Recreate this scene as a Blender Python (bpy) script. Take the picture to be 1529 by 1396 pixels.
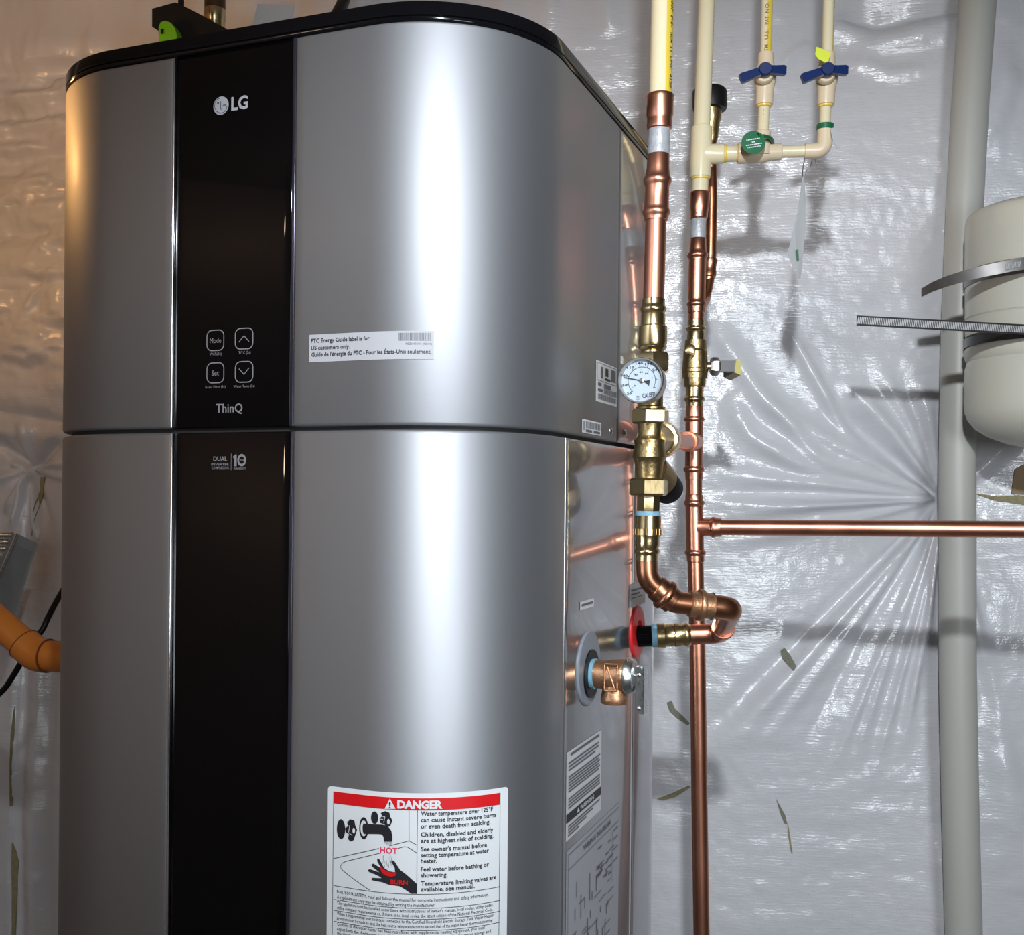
import bpy, bmesh, math, random
import numpy as np
from mathutils import Vector, Matrix

for o in list(bpy.data.objects):
    bpy.data.objects.remove(o)
sc = bpy.context.scene
col = sc.collection
random.seed(7)

# ------------------------------------------------------------------ camera
F = 1643.0                      # focal length in pixels of the 1529 x 1396 frame
PX, PY = 764.5, 742.3           # principal point (the frame is a crop)
ROLL = 0.0095
CZ = 1.19                       # camera height
cam_data = bpy.data.cameras.new('camera')
cam = bpy.data.objects.new('camera', cam_data)
col.objects.link(cam)
sc.camera = cam
cam_data.sensor_fit = 'HORIZONTAL'
cam_data.sensor_width = 36.0
cam_data.lens = F / 1529.0 * 36.0
cam_data.shift_y = (PY - 698.0) / 1529.0
cam_data.clip_start = 0.02
cam.matrix_world = Matrix.Translation((0, 0, CZ)) @ Matrix.Rotation(math.pi / 2, 4, 'X') @ Matrix.Rotation(ROLL, 4, 'Z')

# ------------------------------------------------------------------ world, exposure
w = bpy.data.worlds.new('world'); sc.world = w
w.use_nodes = True
w.node_tree.nodes['Background'].inputs[0].default_value = (0.5, 0.55, 0.6, 1)
w.node_tree.nodes['Background'].inputs[1].default_value = 0.02
sc.view_settings.view_transform = 'Standard'
sc.view_settings.look = 'None'
sc.view_settings.gamma = 1.0
sc.view_settings.use_curve_mapping = False
sc.view_settings.exposure = 0.0
WARM_BULB = ((-0.98, 1.43, CZ + 0.54), 0.035, (1.0, 0.50, 0.16), 125.0)
FILL_BULB = ((-1.72, -0.20, CZ + 0.70), 0.04, (1.0, 0.74, 0.52), 58.0)  # unseen bulb added to lighten the heater's left panel
WORK_LAMP = dict(loc=(0.055, 0.04, CZ + 0.52), aim=(1090, 900), size=78, blend=0.75, soft=0.022, color=(0.90, 0.95, 1.0), watts=80.0)
FILL_WINDOW = dict(x=(0.15, 0.85), z=(0.80, 1.75), color=(0.86, 0.93, 1.0), strength=10.0)  # glowing pane added for soft ambient fill
FILL_PANEL = dict(loc=(0.68, -0.55, CZ + 0.04), aim=(1060, 800), w=0.42, h=0.36, spread=86, color=(0.88, 0.94, 1.0), watts=3.5)  # broad soft fill for the right side, added out of view
wl_data = bpy.data.lights.new('work_light', 'SPOT')
wl_data.energy = WORK_LAMP['watts']; wl_data.color = WORK_LAMP['color']
wl_data.spot_size = math.radians(WORK_LAMP['size']); wl_data.spot_blend = WORK_LAMP['blend']; wl_data.shadow_soft_size = WORK_LAMP['soft']
sl_data = bpy.data.lights.new('panel_light', 'AREA')
sl_data.energy = FILL_PANEL['watts']; sl_data.color = FILL_PANEL['color']
sl_data.shape = 'RECTANGLE'; sl_data.size = FILL_PANEL['w']; sl_data.size_y = FILL_PANEL['h']; sl_data.spread = math.radians(FILL_PANEL['spread'])


# ------------------------------------------------------------------ pixel helpers
CR, SR = math.cos(ROLL), math.sin(ROLL)

def ray(px, py):
    dx, dy = px - PX, py - PY
    u = dx * CR + dy * SR
    v = -dx * SR + dy * CR
    return u / F, -v / F

def P(px, py, Y):
    """point at depth Y seen at a photo pixel"""
    a, b = ray(px, py)
    return Vector((a * Y, Y, CZ + b * Y))


# ------------------------------------------------------------------ materials
MATS = {}

def mat(name, c, rough=0.5, metal=0.0, var=0.08, vscale=14.0, bump=0.0, bscale=180.0, coat=0.0, coatr=0.05,
        spec=0.5, rvar=0.06, stretch=(1, 1, 1), emit=None, strength=0.0):
    if name in MATS:
        return MATS[name]
    m = bpy.data.materials.new(name); m.use_nodes = True
    nt = m.node_tree; N = nt.nodes; L = nt.links
    b = N['Principled BSDF']
    tc = N.new('ShaderNodeTexCoord'); mp = N.new('ShaderNodeMapping')
    L.new(tc.outputs['Object'], mp.inputs['Vector']); mp.inputs['Scale'].default_value = stretch
    no = N.new('ShaderNodeTexNoise'); no.inputs['Scale'].default_value = vscale; no.inputs['Detail'].default_value = 4
    L.new(mp.outputs['Vector'], no.inputs['Vector'])
    mx = N.new('ShaderNodeMix'); mx.data_type = 'RGBA'
    mx.inputs[6].default_value = tuple(max(0, x * (1 - var)) for x in c) + (1,)
    mx.inputs[7].default_value = tuple(min(1, x * (1 + var)) for x in c) + (1,)
    L.new(no.outputs['Fac'], mx.inputs[0]); L.new(mx.outputs[2], b.inputs['Base Color'])
    mr = N.new('ShaderNodeMapRange')
    mr.inputs[3].default_value = max(0.0, rough - rvar); mr.inputs[4].default_value = min(1.0, rough + rvar)
    L.new(no.outputs['Fac'], mr.inputs[0]); L.new(mr.outputs[0], b.inputs['Roughness'])
    b.inputs['Metallic'].default_value = metal
    b.inputs['Coat Weight'].default_value = coat
    b.inputs['Coat Roughness'].default_value = coatr
    b.inputs['Specular IOR Level'].default_value = spec
    if bump:
        n2 = N.new('ShaderNodeTexNoise'); n2.inputs['Scale'].default_value = bscale; n2.inputs['Detail'].default_value = 3
        L.new(mp.outputs['Vector'], n2.inputs['Vector'])
        bp = N.new('ShaderNodeBump'); bp.inputs['Strength'].default_value = bump; bp.inputs['Distance'].default_value = 0.002
        L.new(n2.outputs['Fac'], bp.inputs['Height']); L.new(bp.outputs['Normal'], b.inputs['Normal'])
    if emit:
        b.inputs['Emission Color'].default_value = emit + (1,)
        b.inputs['Emission Strength'].default_value = strength
    MATS[name] = m
    return m

SILVER = mat('silver_metallic_paint', (0.315, 0.325, 0.345), 0.58, 0.90, 0.03, 900, coat=0.10, coatr=0.26, rvar=0.05)
SIDE = mat('grey_metallic_paint', (0.34, 0.345, 0.355), 0.33, 0.85, 0.03, 900, coat=0.6, coatr=0.04, rvar=0.04)
SIDE_LOW = mat('glossy_grey_paint', (0.33, 0.335, 0.35), 0.17, 0.85, 0.03, 900, coat=0.6, coatr=0.03, rvar=0.03)
def brush(m, a, rot=0.0):
    nt = m.node_tree; b = nt.nodes['Principled BSDF']
    b.inputs['Anisotropic'].default_value = a
    c = nt.nodes.new('ShaderNodeCombineXYZ'); c.inputs[2].default_value = 1.0
    nt.links.new(c.outputs[0], b.inputs['Tangent'])

brush(SILVER, 0.4)
BRIGHT = mat('bright_edge_metal', (0.85, 0.85, 0.86), 0.14, 1.0, 0.02, 60)
GLASSBLK = mat('black_glass', (0.0015, 0.0015, 0.002), 0.04, 0.0, 0.1, 30, rvar=0.01, spec=0.25)
BLKGLOSS = mat('black_gloss_plastic', (0.003, 0.003, 0.004), 0.10, 0.0, 0.1, 30, rvar=0.03, spec=0.22)
BLKMATTE = mat('black_matte_plastic', (0.005, 0.005, 0.0055), 0.45, 0.0, 0.2, 40, spec=0.3)
DARKGAP = mat('dark_gap', (0.012, 0.012, 0.013), 0.7, 0.0, 0.2, 40)
SHEENDARK = mat('bevel_sheen', (0.04, 0.04, 0.06), 0.2, 0.6, 0.05, 40)
PRINTW = mat('silver_print', (0.34, 0.35, 0.39), 0.4, 0.0, 0.05, 90)
PRINTG = mat('grey_print', (0.19, 0.185, 0.20), 0.45, 0.0, 0.05, 90)
PRINTK = mat('black_print', (0.012, 0.012, 0.016), 0.5, 0.0, 0.1, 90)
PRINTD = mat('dark_grey_print', (0.10, 0.10, 0.12), 0.5, 0.0, 0.1, 90)
PRINTR = mat('red_print', (0.56, 0.006, 0.010), 0.4, 0.0, 0.04, 60)
PRINTM = mat('magenta_red_print', (0.70, 0.03, 0.10), 0.4, 0.0, 0.04, 60)
LABELW = mat('white_label', (0.62, 0.65, 0.67), 0.35, 0.0, 0.02, 60)
LABELG = mat('grey_label', (0.58, 0.59, 0.60), 0.45, 0.0, 0.03, 60)
FILMLAB = mat('silver_film_label', (0.34, 0.345, 0.37), 0.65, 0.0, 0.03, 60)
COPPER = mat('copper', (0.70, 0.31, 0.20), 0.32, 1.0, 0.2, 22, bump=0.04, bscale=60, rvar=0.08, stretch=(1, 1, 0.35))
COPPERD = mat('tarnished_copper', (0.47, 0.21, 0.115), 0.31, 1.0, 0.3, 30, bump=0.05, bscale=70, rvar=0.08)
BRASS = mat('brass', (0.68, 0.52, 0.27), 0.22, 1.0, 0.14, 40, bump=0.05, bscale=120, rvar=0.07)
BRASSD = mat('cast_brass', (0.44, 0.32, 0.15), 0.34, 1.0, 0.16, 60, bump=0.22, bscale=320, rvar=0.07)
BRONZE = mat('cast_bronze', (0.50, 0.27, 0.15), 0.38, 0.9, 0.2, 50, bump=0.3, bscale=300, rvar=0.07)
CHROME = mat('zinc_plated_steel', (0.62, 0.66, 0.66), 0.28, 1.0, 0.12, 120, bump=0.1, bscale=400)
STEEL = mat('stainless_steel', (0.42, 0.41, 0.40), 0.3, 1.0, 0.15, 70)
SLOT = mat('bright_slot_steel', (0.50, 0.50, 0.50), 0.4, 0.2, 0.05, 60)
BANDST = mat('dull_band_steel', (0.17, 0.165, 0.16), 0.42, 0.75, 0.15, 70)
PLATE = mat('dull_handle_steel', (0.09, 0.09, 0.09), 0.5, 0.6, 0.12, 70)
STEELDK = mat('dark_steel_band', (0.055, 0.055, 0.06), 0.35, 0.7, 0.15, 70)
CPVC = mat('cream_plastic_pipe', (0.63, 0.555, 0.37), 0.25, 0.0, 0.04, 12, rvar=0.04)
CPVCF = mat('tan_plastic_fitting', (0.60, 0.49, 0.34), 0.28, 0.0, 0.05, 14, rvar=0.05)
GLUE = mat('yellow_solvent_glue', (0.72, 0.48, 0.08), 0.25, 0.0, 0.2, 40)
YELLOW = mat('yellow_pipe_stripe', (0.62, 0.46, 0.05), 0.35, 0.0, 0.06, 30)
INK = mat('black_pipe_ink', (0.03, 0.025, 0.015), 0.6, 0.0, 0.4, 200)
INKB = mat('brown_pipe_ink', (0.22, 0.12, 0.03), 0.6, 0.0, 0.4, 200)
TAPE = mat('thread_seal_tape', (0.36, 0.37, 0.39), 0.42, 0.2, 0.28, 90, bump=0.5, bscale=160)
BLUETAPE = mat('blue_thread_tape', (0.17, 0.34, 0.45), 0.5, 0.0, 0.2, 120, bump=0.4, bscale=300)
BLUEH = mat('blue_plastic_handle', (0.003, 0.016, 0.085), 0.28, 0.0, 0.1, 30)
GREEN = mat('green_tag_plastic', (0.004, 0.11, 0.04), 0.4, 0.0, 0.08, 50)
NEON = mat('neon_yellow_tape', (0.55, 0.62, 0.03), 0.5, 0.0, 0.08, 30, bump=0.2, bscale=90)
WHITEP = mat('white_paper_tag', (0.66, 0.67, 0.68), 0.6, 0.0, 0.04, 40)
GREYP = mat('grey_film_strip', (0.33, 0.335, 0.34), 0.7, 0.0, 0.05, 40, bump=0.2, bscale=60)
PVC = mat('white_pvc', (0.47, 0.47, 0.43), 0.42, 0.0, 0.06, 7, rvar=0.06, stretch=(1, 1, 0.3))
TANK = mat('off_white_plastic', (0.53, 0.515, 0.435), 0.40, 0.0, 0.04, 6, rvar=0.05)
BROWN = mat('brown_wood', (0.17, 0.095, 0.04), 0.6, 0.0, 0.3, 20, stretch=(1, 1, 6))
ORANGE = mat('orange_plastic_pipe', (0.58, 0.18, 0.025), 0.38, 0.0, 0.06, 12)
ORANGED = mat('dark_orange_seam', (0.16, 0.045, 0.012), 0.5, 0.0, 0.1, 40)
GALV = mat('galvanised_sheet', (0.44, 0.46, 0.46), 0.45, 0.6, 0.14, 25)
LIME = mat('lime_green_plastic', (0.14, 0.42, 0.01), 0.35, 0.0, 0.08, 30)
RED = mat('red_plastic_ring', (0.60, 0.02, 0.025), 0.35, 0.0, 0.06, 40)
GREYRING = mat('grey_plastic_ring', (0.19, 0.21, 0.25), 0.4, 0.0, 0.06, 40)
DIAL = mat('white_dial', (0.40, 0.47, 0.53), 0.6, 0.0, 0.02, 40)
TUFT = mat('glass_fibre_tuft', (0.30, 0.265, 0.15), 0.9, 0.0, 0.35, 120, bump=0.5, bscale=300)
GREYTUFT = mat('green_grey_tuft', (0.20, 0.20, 0.15), 0.9, 0.0, 0.35, 120, bump=0.5, bscale=300)
CONC = mat('concrete', (0.30, 0.29, 0.28), 0.85, 0.0, 0.2, 3, bump=0.3, bscale=40)
ROOMW = mat('basement_wall_paint', (0.66, 0.55, 0.47), 0.8, 0.0, 0.15, 2, bump=0.2, bscale=30)
ROOMD = mat('dark_basement_wall', (0.10, 0.105, 0.12), 0.85, 0.0, 0.25, 2, bump=0.2, bscale=30)
CEIL = mat('ceiling_board', (0.36, 0.34, 0.32), 0.85, 0.0, 0.12, 4, bump=0.2, bscale=60)
PORC = mat('white_porcelain', (0.75, 0.74, 0.72), 0.25, 0.0, 0.03, 20)


# ------------------------------------------------------------------ mesh building
class MB:
    def __init__(self):
        self.v = []; self.f = []

    def add(self, vs, fs):
        k = len(self.v)
        self.v += [tuple(x) for x in vs]
        self.f += [tuple(i + k for i in q) for q in fs]
        return self

    def rings(self, rl, n=28, cap=(True, True), rot=0.0):
        """rl: list of (centre, A, B, r)"""
        vs = []; fs = []
        for c, A, B, r in rl:
            for i in range(n):
                t = rot + 2 * math.pi * i / n
                vs.append(c + A * (r * math.cos(t)) + B * (r * math.sin(t)))
        m = len(rl)
        for j in range(m - 1):
            for i in range(n):
                i2 = (i + 1) % n
                fs.append((j * n + i, j * n + i2, (j + 1) * n + i2, (j + 1) * n + i))
        if cap[0]: fs.append(tuple(range(n))[::-1])
        if cap[1]: fs.append(tuple(range((m - 1) * n, m * n)))
        return self.add(vs, fs)

    def lathe(self, o, d, prof, n=28, cap=(True, True), rot=0.0, up=None):
        d = Vector(d).normalized()
        up = Vector(up) if up else (Vector((0, 0, 1)) if abs(d.z) < 0.9 else Vector((0, 1, 0)))
        A = d.cross(up).normalized(); B = A.cross(d).normalized()
        return self.rings([(Vector(o) + d * t, A, B, r) for t, r in prof], n, cap, rot)

    def tube(self, pts, r, n=20, cap=(True, True)):
        pts = [Vector(p) for p in pts]
        rs = r if isinstance(r, (list, tuple)) else [r] * len(pts)
        T = []
        for i in range(len(pts)):
            a = pts[max(0, i - 1)]; b = pts[min(len(pts) - 1, i + 1)]
            T.append((b - a).normalized())
        up = Vector((0, 0, 1)) if abs(T[0].z) < 0.9 else Vector((0, 1, 0))
        A = T[0].cross(up).normalized()
        rl = []
        for p, t, rr in zip(pts, T, rs):
            A = (A - t * A.dot(t)).normalized()
            rl.append((p, A, t.cross(A).normalized(), rr))
        return self.rings(rl, n, cap)

    def box(self, c, X, Y, Z, bev=0.0):
        c = Vector(c); X = Vector(X); Y = Vector(Y); Z = Vector(Z)
        vs = [c + X * a + Y * b + Z * d for a in (-1, 1) for b in (-1, 1) for d in (-1, 1)]
        fs = [(0, 1, 3, 2), (4, 6, 7, 5), (0, 4, 5, 1), (2, 3, 7, 6), (0, 2, 6, 4), (1, 5, 7, 3)]
        return self.add(vs, fs)

    def prism(self, pts, vec):
        pts = [Vector(p) for p in pts]; vec = Vector(vec); n = len(pts)
        vs = pts + [p + vec for p in pts]
        fs = [tuple(range(n)), tuple(range(n, 2 * n))[::-1]]
        for i in range(n):
            j = (i + 1) % n
            fs.append((i, i + n, j + n, j))
        return self.add(vs, fs)

    def patch(self, rows):
        m = len(rows); n = len(rows[0])
        vs = [p for r in rows for p in r]
        fs = [(j * n + i, j * n + i + 1, (j + 1) * n + i + 1, (j + 1) * n + i) for j in range(m - 1) for i in range(n - 1)]
        return self.add(vs, fs)

    def poly(self, pts):
        return self.add(pts, [tuple(range(len(pts)))])


def fillet(pts, rad, n=8):
    pts = [Vector(p) for p in pts]
    out = [pts[0]]
    for i in range(1, len(pts) - 1):
        a, b, c = pts[i - 1], pts[i], pts[i + 1]
        r = rad[i - 1] if isinstance(rad, (list, tuple)) else rad
        d0 = (a - b); d1 = (c - b)
        t = min(r, d0.length * 0.49, d1.length * 0.49)
        p0 = b + d0.normalized() * t; p1 = b + d1.normalized() * t
        for k in range(n + 1):
            s = k / n
            out.append(p0 * (1 - s) ** 2 + b * 2 * s * (1 - s) + p1 * s * s)
    out.append(pts[-1])
    return out


def lerp(tab, y):
    for (y0, x0), (y1, x1) in zip(tab, tab[1:]):
        if y <= y1 or (y1, x1) == tab[-1]:
            return x0 + (x1 - x0) * (y - y0) / (y1 - y0)


BASE = {}

def thing(name, label, cat, loc, group=None):
    o = bpy.data.objects.new(name, None); col.objects.link(o)
    o.empty_display_size = 0.03
    o.location = loc
    o['label'] = label; o['category'] = cat
    if group: o['group'] = group
    BASE[o.name] = Vector(loc)
    return o


def build(name, mb, m, parent=None, sharp=38, label=None, cat=None, group=None, kind=None, smooth=True):
    me = bpy.data.meshes.new(name)
    me.from_pydata([tuple(v) for v in mb.v], [], mb.f)
    bm = bmesh.new(); bm.from_mesh(me)
    if smooth:
        bmesh.ops.recalc_face_normals(bm, faces=bm.faces)
    bm.to_mesh(me); bm.free()
    me.polygons.foreach_set('use_smooth', [True] * len(me.polygons))
    me.set_sharp_from_angle(angle=math.radians(sharp))
    me.materials.append(m)
    o = bpy.data.objects.new(name, me); col.objects.link(o)
    if parent is not None:
        o.parent = parent
        if parent.type == 'EMPTY':
            o.location = -BASE[parent.name]
    if label: o['label'] = label
    if cat: o['category'] = cat
    if group: o['group'] = group
    if kind: o['kind'] = kind
    return o


TEXT = {}

def text2d(s, off=0.0, res=2):
    """flat glyph mesh of a string, cap height about 0.69 for size 1"""
    k = (s, off, res)
    if k in TEXT: return TEXT[k]
    cu = bpy.data.curves.new('t', 'FONT'); cu.body = s; cu.size = 1.0; cu.resolution_u = res; cu.offset = off
    ob = bpy.data.objects.new('t', cu); col.objects.link(ob)
    bpy.context.view_layer.update()
    dg = bpy.context.evaluated_depsgraph_get()
    me = bpy.data.meshes.new_from_object(ob.evaluated_get(dg))
    vs = [(v.co.x, v.co.y) for v in me.vertices]; fs = [tuple(p.vertices) for p in me.polygons]
    bpy.data.objects.remove(ob); bpy.data.curves.remove(cu); bpy.data.meshes.remove(me)
    TEXT[k] = (vs, fs)
    return TEXT[k]


def text_map(mb, s, fn, x0, x1, y, cap, off=0.0, res=2):
    """write s from x0 to x1 on baseline y with cap height, through fn(u, v) -> point"""
    vs, fs = text2d(s, off, res)
    a = min(v[0] for v in vs); b = max(v[0] for v in vs)
    k = (x1 - x0) / (b - a); ky = cap / 0.69
    mb.add([fn(x0 + (v[0] - a) * k, y + v[1] * ky) for v in vs], fs)
    return mb


# ------------------------------------------------------------------ room shell
WPHI = math.radians(8.0)
WO = Vector((0.75, 1.93, 0)); WD = Vector((math.cos(WPHI), -math.sin(WPHI), 0)); WN = Vector((-math.sin(WPHI), -math.cos(WPHI), 0))

def wallhit(px, py):
    a, b = ray(px, py)
    # (a,1)*Y = WO + WD*s
    det = a * (-WD.y) + WD.x
    Y = (WO.x * (-WD.y) + WO.y * WD.x) / det
    s = (a * Y - WO.x) / WD.x
    return s, CZ + b * Y

def wallpt(s, z, off=0.0):
    p = WO + WD * s + WN * off
    return Vector((p.x, p.y, z))

def vnoise(x, y, seed):
    rng = np.random.RandomState(seed); T = rng.rand(64, 64)
    xi = np.floor(x).astype(int); yi = np.floor(y).astype(int)
    fx = x - xi; fy = y - yi
    fx = fx * fx * fx * (fx * (fx * 6 - 15) + 10); fy = fy * fy * fy * (fy * (fy * 6 - 15) + 10)
    g = lambda i, j: T[(xi + i) % 64, (yi + j) % 64]
    return (g(0, 0) * (1 - fx) + g(1, 0) * fx) * (1 - fy) + (g(0, 1) * (1 - fx) + g(1, 1) * fx) * fy - 0.5

HZ = 2.32
sa = np.concatenate([np.linspace(-2.9, -1.98, 12)[:-1], np.linspace(-1.98, 0.36, 630), np.linspace(0.36, 1.75, 14)[1:]])
za = np.concatenate([np.linspace(0, 0.34, 10)[:-1], np.linspace(0.34, 2.05, 470), np.linspace(2.05, HZ, 8)[1:]])
S, Z = np.meshgrid(sa, za)
D = np.zeros_like(S)

def ridge(pix, amp, w0, w1, fade=(0.06, 0.28), sharpen=2.0):
    global D
    pts = np.array([wallhit(*p) for p in pix])
    seg = np.hypot(*np.diff(pts, axis=0).T); tot = seg.sum(); acc = 0
    bd = np.full(S.shape, 9.0); bt = np.zeros(S.shape)
    for (a, b), l in zip(zip(pts, pts[1:]), seg):
        t = np.clip(((S - a[0]) * (b[0] - a[0]) + (Z - a[1]) * (b[1] - a[1])) / (l * l), 0, 1)
        d = np.hypot(S - a[0] - t * (b[0] - a[0]), Z - a[1] - t * (b[1] - a[1]))
        m = d < bd
        bd = np.where(m, d, bd); bt = np.where(m, (acc + t * l) / tot, bt)
        acc += l
    wid = w0 + (w1 - w0) * bt
    env = np.clip(bt / fade[0], 0, 1) * np.clip((1 - bt) / fade[1], 0, 1)
    D += amp * np.exp(-np.abs(bd / wid) ** sharpen) * env

def dent(px, py, amp, rad):
    global D
    s, z = wallhit(px, py)
    D -= amp * np.exp(-((S - s) ** 2 + (Z - z) ** 2) / rad ** 2)

# pillowed film, pinned at two visible fasteners
D += 0.030 * vnoise(S * 2.3 + 5, Z * 2.1 + 3, 1) + 0.010 * vnoise(S * 6 + 1, Z * 5 + 9, 2)
PA = (1417, 746); PB = (31, 700)
for pp in (PA, PB):
    dent(*pp, 0.016, 0.035); dent(*pp, 0.022, 0.13); dent(*pp, 0.018, 0.36)
dent(1290, 22, 0.02, 0.10)
for tgt, amp, w1 in (((1230, 600), -.012, .020), ((1255, 560), .012, .022), ((1070, 640), .010, .035), ((1060, 560), .010, .03), ((1052, 705), .009, .020),
                     ((1050, 735), -.006, .012), ((1052, 752), .008, .012), ((1060, 772), .006, .012), ((1060, 812), .006, .014),
                     ((1062, 1130), .014, .030), ((1020, 1130), -.012, .028), ((1130, 1120), .008, .018), ((1190, 1130), -.005, .016), ((1238, 1160), .006, .011),
                     ((1272, 1150), .006, .010), ((1306, 1160), .007, .010), ((1348, 1130), .008, .010), ((1385, 1010), .005, .008),
                     ((1470, 1010), .012, .014), ((1500, 1150), -.012, .022), ((1529, 1280), .010, .03), ((1529, 640), .010, .02), ((1490, 600), -.006, .02),
                     ((1380, 560), .008, .018), ((1330, 540), -.006, .018), ((1300, 520), .008, .02)):
    q = (PA[0] + (tgt[0] - PA[0]) * 0.02, PA[1] + (tgt[1] - PA[1]) * 0.02)
    mid = ((q[0] + tgt[0]) / 2 + random.uniform(-8, 8), (q[1] + tgt[1]) / 2 + random.uniform(-8, 8))
    ridge([q, mid, tgt], amp * 1.35, 0.004, w1)
for tgt, amp, w1 in (((0, 690), .010, .010), ((-20, 650), -.008, .016), ((0, 770), .012, .010), ((10, 800), .010, .008), ((90, 690), .008, .010), ((95, 715), .006, .008),
                     ((90, 650), -.010, .016), ((70, 800), -.006, .014), ((48, 820), .006, .008), ((30, 610), .008, .02), ((-30, 720), .006, .012)):
    q = (PB[0] + (tgt[0] - PB[0]) * 0.04, PB[1] + (tgt[1] - PB[1]) * 0.04)
    ridge([q, tgt], amp * 1.7, 0.005, w1)
# free-hanging folds
ridge([(1416, 1420), (1408, 1330), (1398, 1230)], .014, .022, .012, (0.05, 0.3))
ridge([(1060, 480), (1130, 580), (1190, 650), (1250, 705)], .014, .022, .010, (0.15, 0.3))
ridge([(1170, 480), (1215, 560), (1250, 620), (1300, 680)], .012, .012, .010, (0.2, 0.3))
ridge([(1085, 590), (1120, 650), (1180, 690), (1260, 720)], .012, .02, .010, (0.15, 0.3))
ridge([(1235, -10), (1270, 20), (1320, 30), (1440, 5), (1529, -20)], -.016, .016, .014, (0.05, 0.1))
ridge([(1240, 20), (1300, 60), (1440, 40)], .014, .03, .02, (0.1, 0.3))
ridge([(1260, 80), (1330, 110), (1400, 100)], .008, .02, .012, (0.2, 0.3))
ridge([(1215, 60), (1180, 85), (1160, 110)], .006, .010, .010, (0.2, 0.4))
ridge([(1460, 230), (1500, 130), (1500, 60)], .012, .03, .02, (0.2, 0.3))
ridge([(90, 400), (50, 440), (22, 485)], .010, .010, .008, (0.1, 0.3))
ridge([(-40, 612), (20, 620), (90, 632)], -.012, .012, .012, (0.05, 0.05))
ridge([(-40, 640), (20, 650), (90, 655)], .010, .02, .02, (0.05, 0.05))
for k, (yy, am) in enumerate(((8, .010), (30, -.010), (52, .006), (84, .012), (112, -.012), (140, .012), (165, -.012), (185, .010), (215, .012), (232, -.008))):
    ridge([(-120, yy + 8), (30, yy + random.uniform(-6, 6)), (150, yy - 10), (260, yy - 14)], am, .014, .012, (0.05, 0.3))
for x0, am, wv in ((-20, .008, .03), (34, -.006, .012), (52, .007, .016), (74, -.005, .014)):
    ridge([(x0, 860), (x0 + 4, 1050), (x0, 1250), (x0 + 3, 1500)], am, wv * .6, wv, (0.2, 0.1))
for k in range(9):
    x0 = 300 + k * 75
    ridge([(x0, -30), (x0 + random.uniform(-20, 20), 60)], random.choice((-1, 1)) * .008, .02, .02, (0.05, 0.3))
# crinkle
lx = (S - wallhit(60, 700)[0])
left = 1 / (1 + np.exp((S + 1.1) / 0.06)) / (1 + np.exp(-(Z - wallhit(60, 560)[1]) / 0.05))
D += (0.0026 + 0.0260 * left) * vnoise(S * 11, Z * 30, 3) + (0.0012 + 0.0125 * left) * vnoise(S * 30, Z * 58, 4)
D += (0.0012 + 0.0030 * left) * vnoise(S * 75, Z * 60, 5)
# overlapping seam in the film, low on the far left
s_seam = wallhit(24, 1150)[0]; z_top = wallhit(24, 700)[1]
D += np.where(S < s_seam + 0.003 * np.sin(Z * 23), 0.006, 0.0) * (Z < z_top) * (S > -2.6)
V = [wallpt(s, z, d) for s, z, d in zip(S.ravel(), Z.ravel(), D.ravel())]
nw = len(sa)
mw = MB(); mw.v = [tuple(v) for v in V]
mw.f = [(j * nw + i, j * nw + i + 1, (j + 1) * nw + i + 1, (j + 1) * nw + i) for j in range(len(za) - 1) for i in range(nw - 1)]

def walld(px, py):
    """film height over the wall plane at a photo pixel"""
    s, z = wallhit(px, py)
    return float(D[np.abs(za - z).argmin(), np.abs(sa - s).argmin()])

def film_material():
    m = bpy.data.materials.new('white_insulation_film'); m.use_nodes = True
    nt = m.node_tree; N = nt.nodes; L = nt.links; b = N['Principled BSDF']
    tc = N.new('ShaderNodeTexCoord')
    def noise(scale, sx=1, sy=1, sz=1, detail=3):
        mp = N.new('ShaderNodeMapping'); mp.inputs['Scale'].default_value = (sx, sy, sz); L.new(tc.outputs['Object'], mp.inputs['Vector'])
        n = N.new('ShaderNodeTexNoise'); n.inputs['Scale'].default_value = scale; n.inputs['Detail'].default_value = detail
        L.new(mp.outputs['Vector'], n.inputs['Vector']); return n.outputs['Fac']
    def math_(op, a, bb):
        n = N.new('ShaderNodeMath'); n.operation = op
        for i, q in enumerate((a, bb)):
            if isinstance(q, (int, float)): n.inputs[i].default_value = q
            else: L.new(q, n.inputs[i])
        return n.outputs[0]
    scrim = noise(130, 0.25, 0.25, 2.2, 2)        # horizontal threads of the scrim
    fine = noise(210, 1, 1, 1.3, 2)
    wr = noise(26, 1, 1, 1.6, 4)
    h = math_('ADD', math_('MULTIPLY', scrim, 0.55), math_('ADD', math_('MULTIPLY', fine, 0.35), math_('MULTIPLY', wr, 0.75)))
    bp = N.new('ShaderNodeBump'); bp.inputs['Strength'].default_value = 0.55; bp.inputs['Distance'].default_value = 0.0022
    L.new(h, bp.inputs['Height']); L.new(bp.outputs['Normal'], b.inputs['Normal'])
    L.new(bp.outputs['Normal'], b.inputs['Coat Normal'])
    mx = N.new('ShaderNodeMix'); mx.data_type = 'RGBA'
    mx.inputs[6].default_value = (0.60, 0.605, 0.635, 1); mx.inputs[7].default_value = (0.68, 0.685, 0.705, 1)
    L.new(noise(3.0), mx.inputs[0]); L.new(mx.outputs[2], b.inputs['Base Color'])
    b.inputs['Roughness'].default_value = 0.22
    b.inputs['Specular IOR Level'].default_value = 0.65
    return m

FILM = film_material()
wall_back = build('wall_back', mw, FILM, kind='structure', sharp=180, smooth=False,
                  label='wall hung with wrinkled white film-faced insulation', )

def slab(name, c, hx, hy, hz, m, label):
    return build(name, MB().box(c, (hx, 0, 0), (0, hy, 0), (0, 0, hz)), m, kind='structure', label=label)

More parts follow.
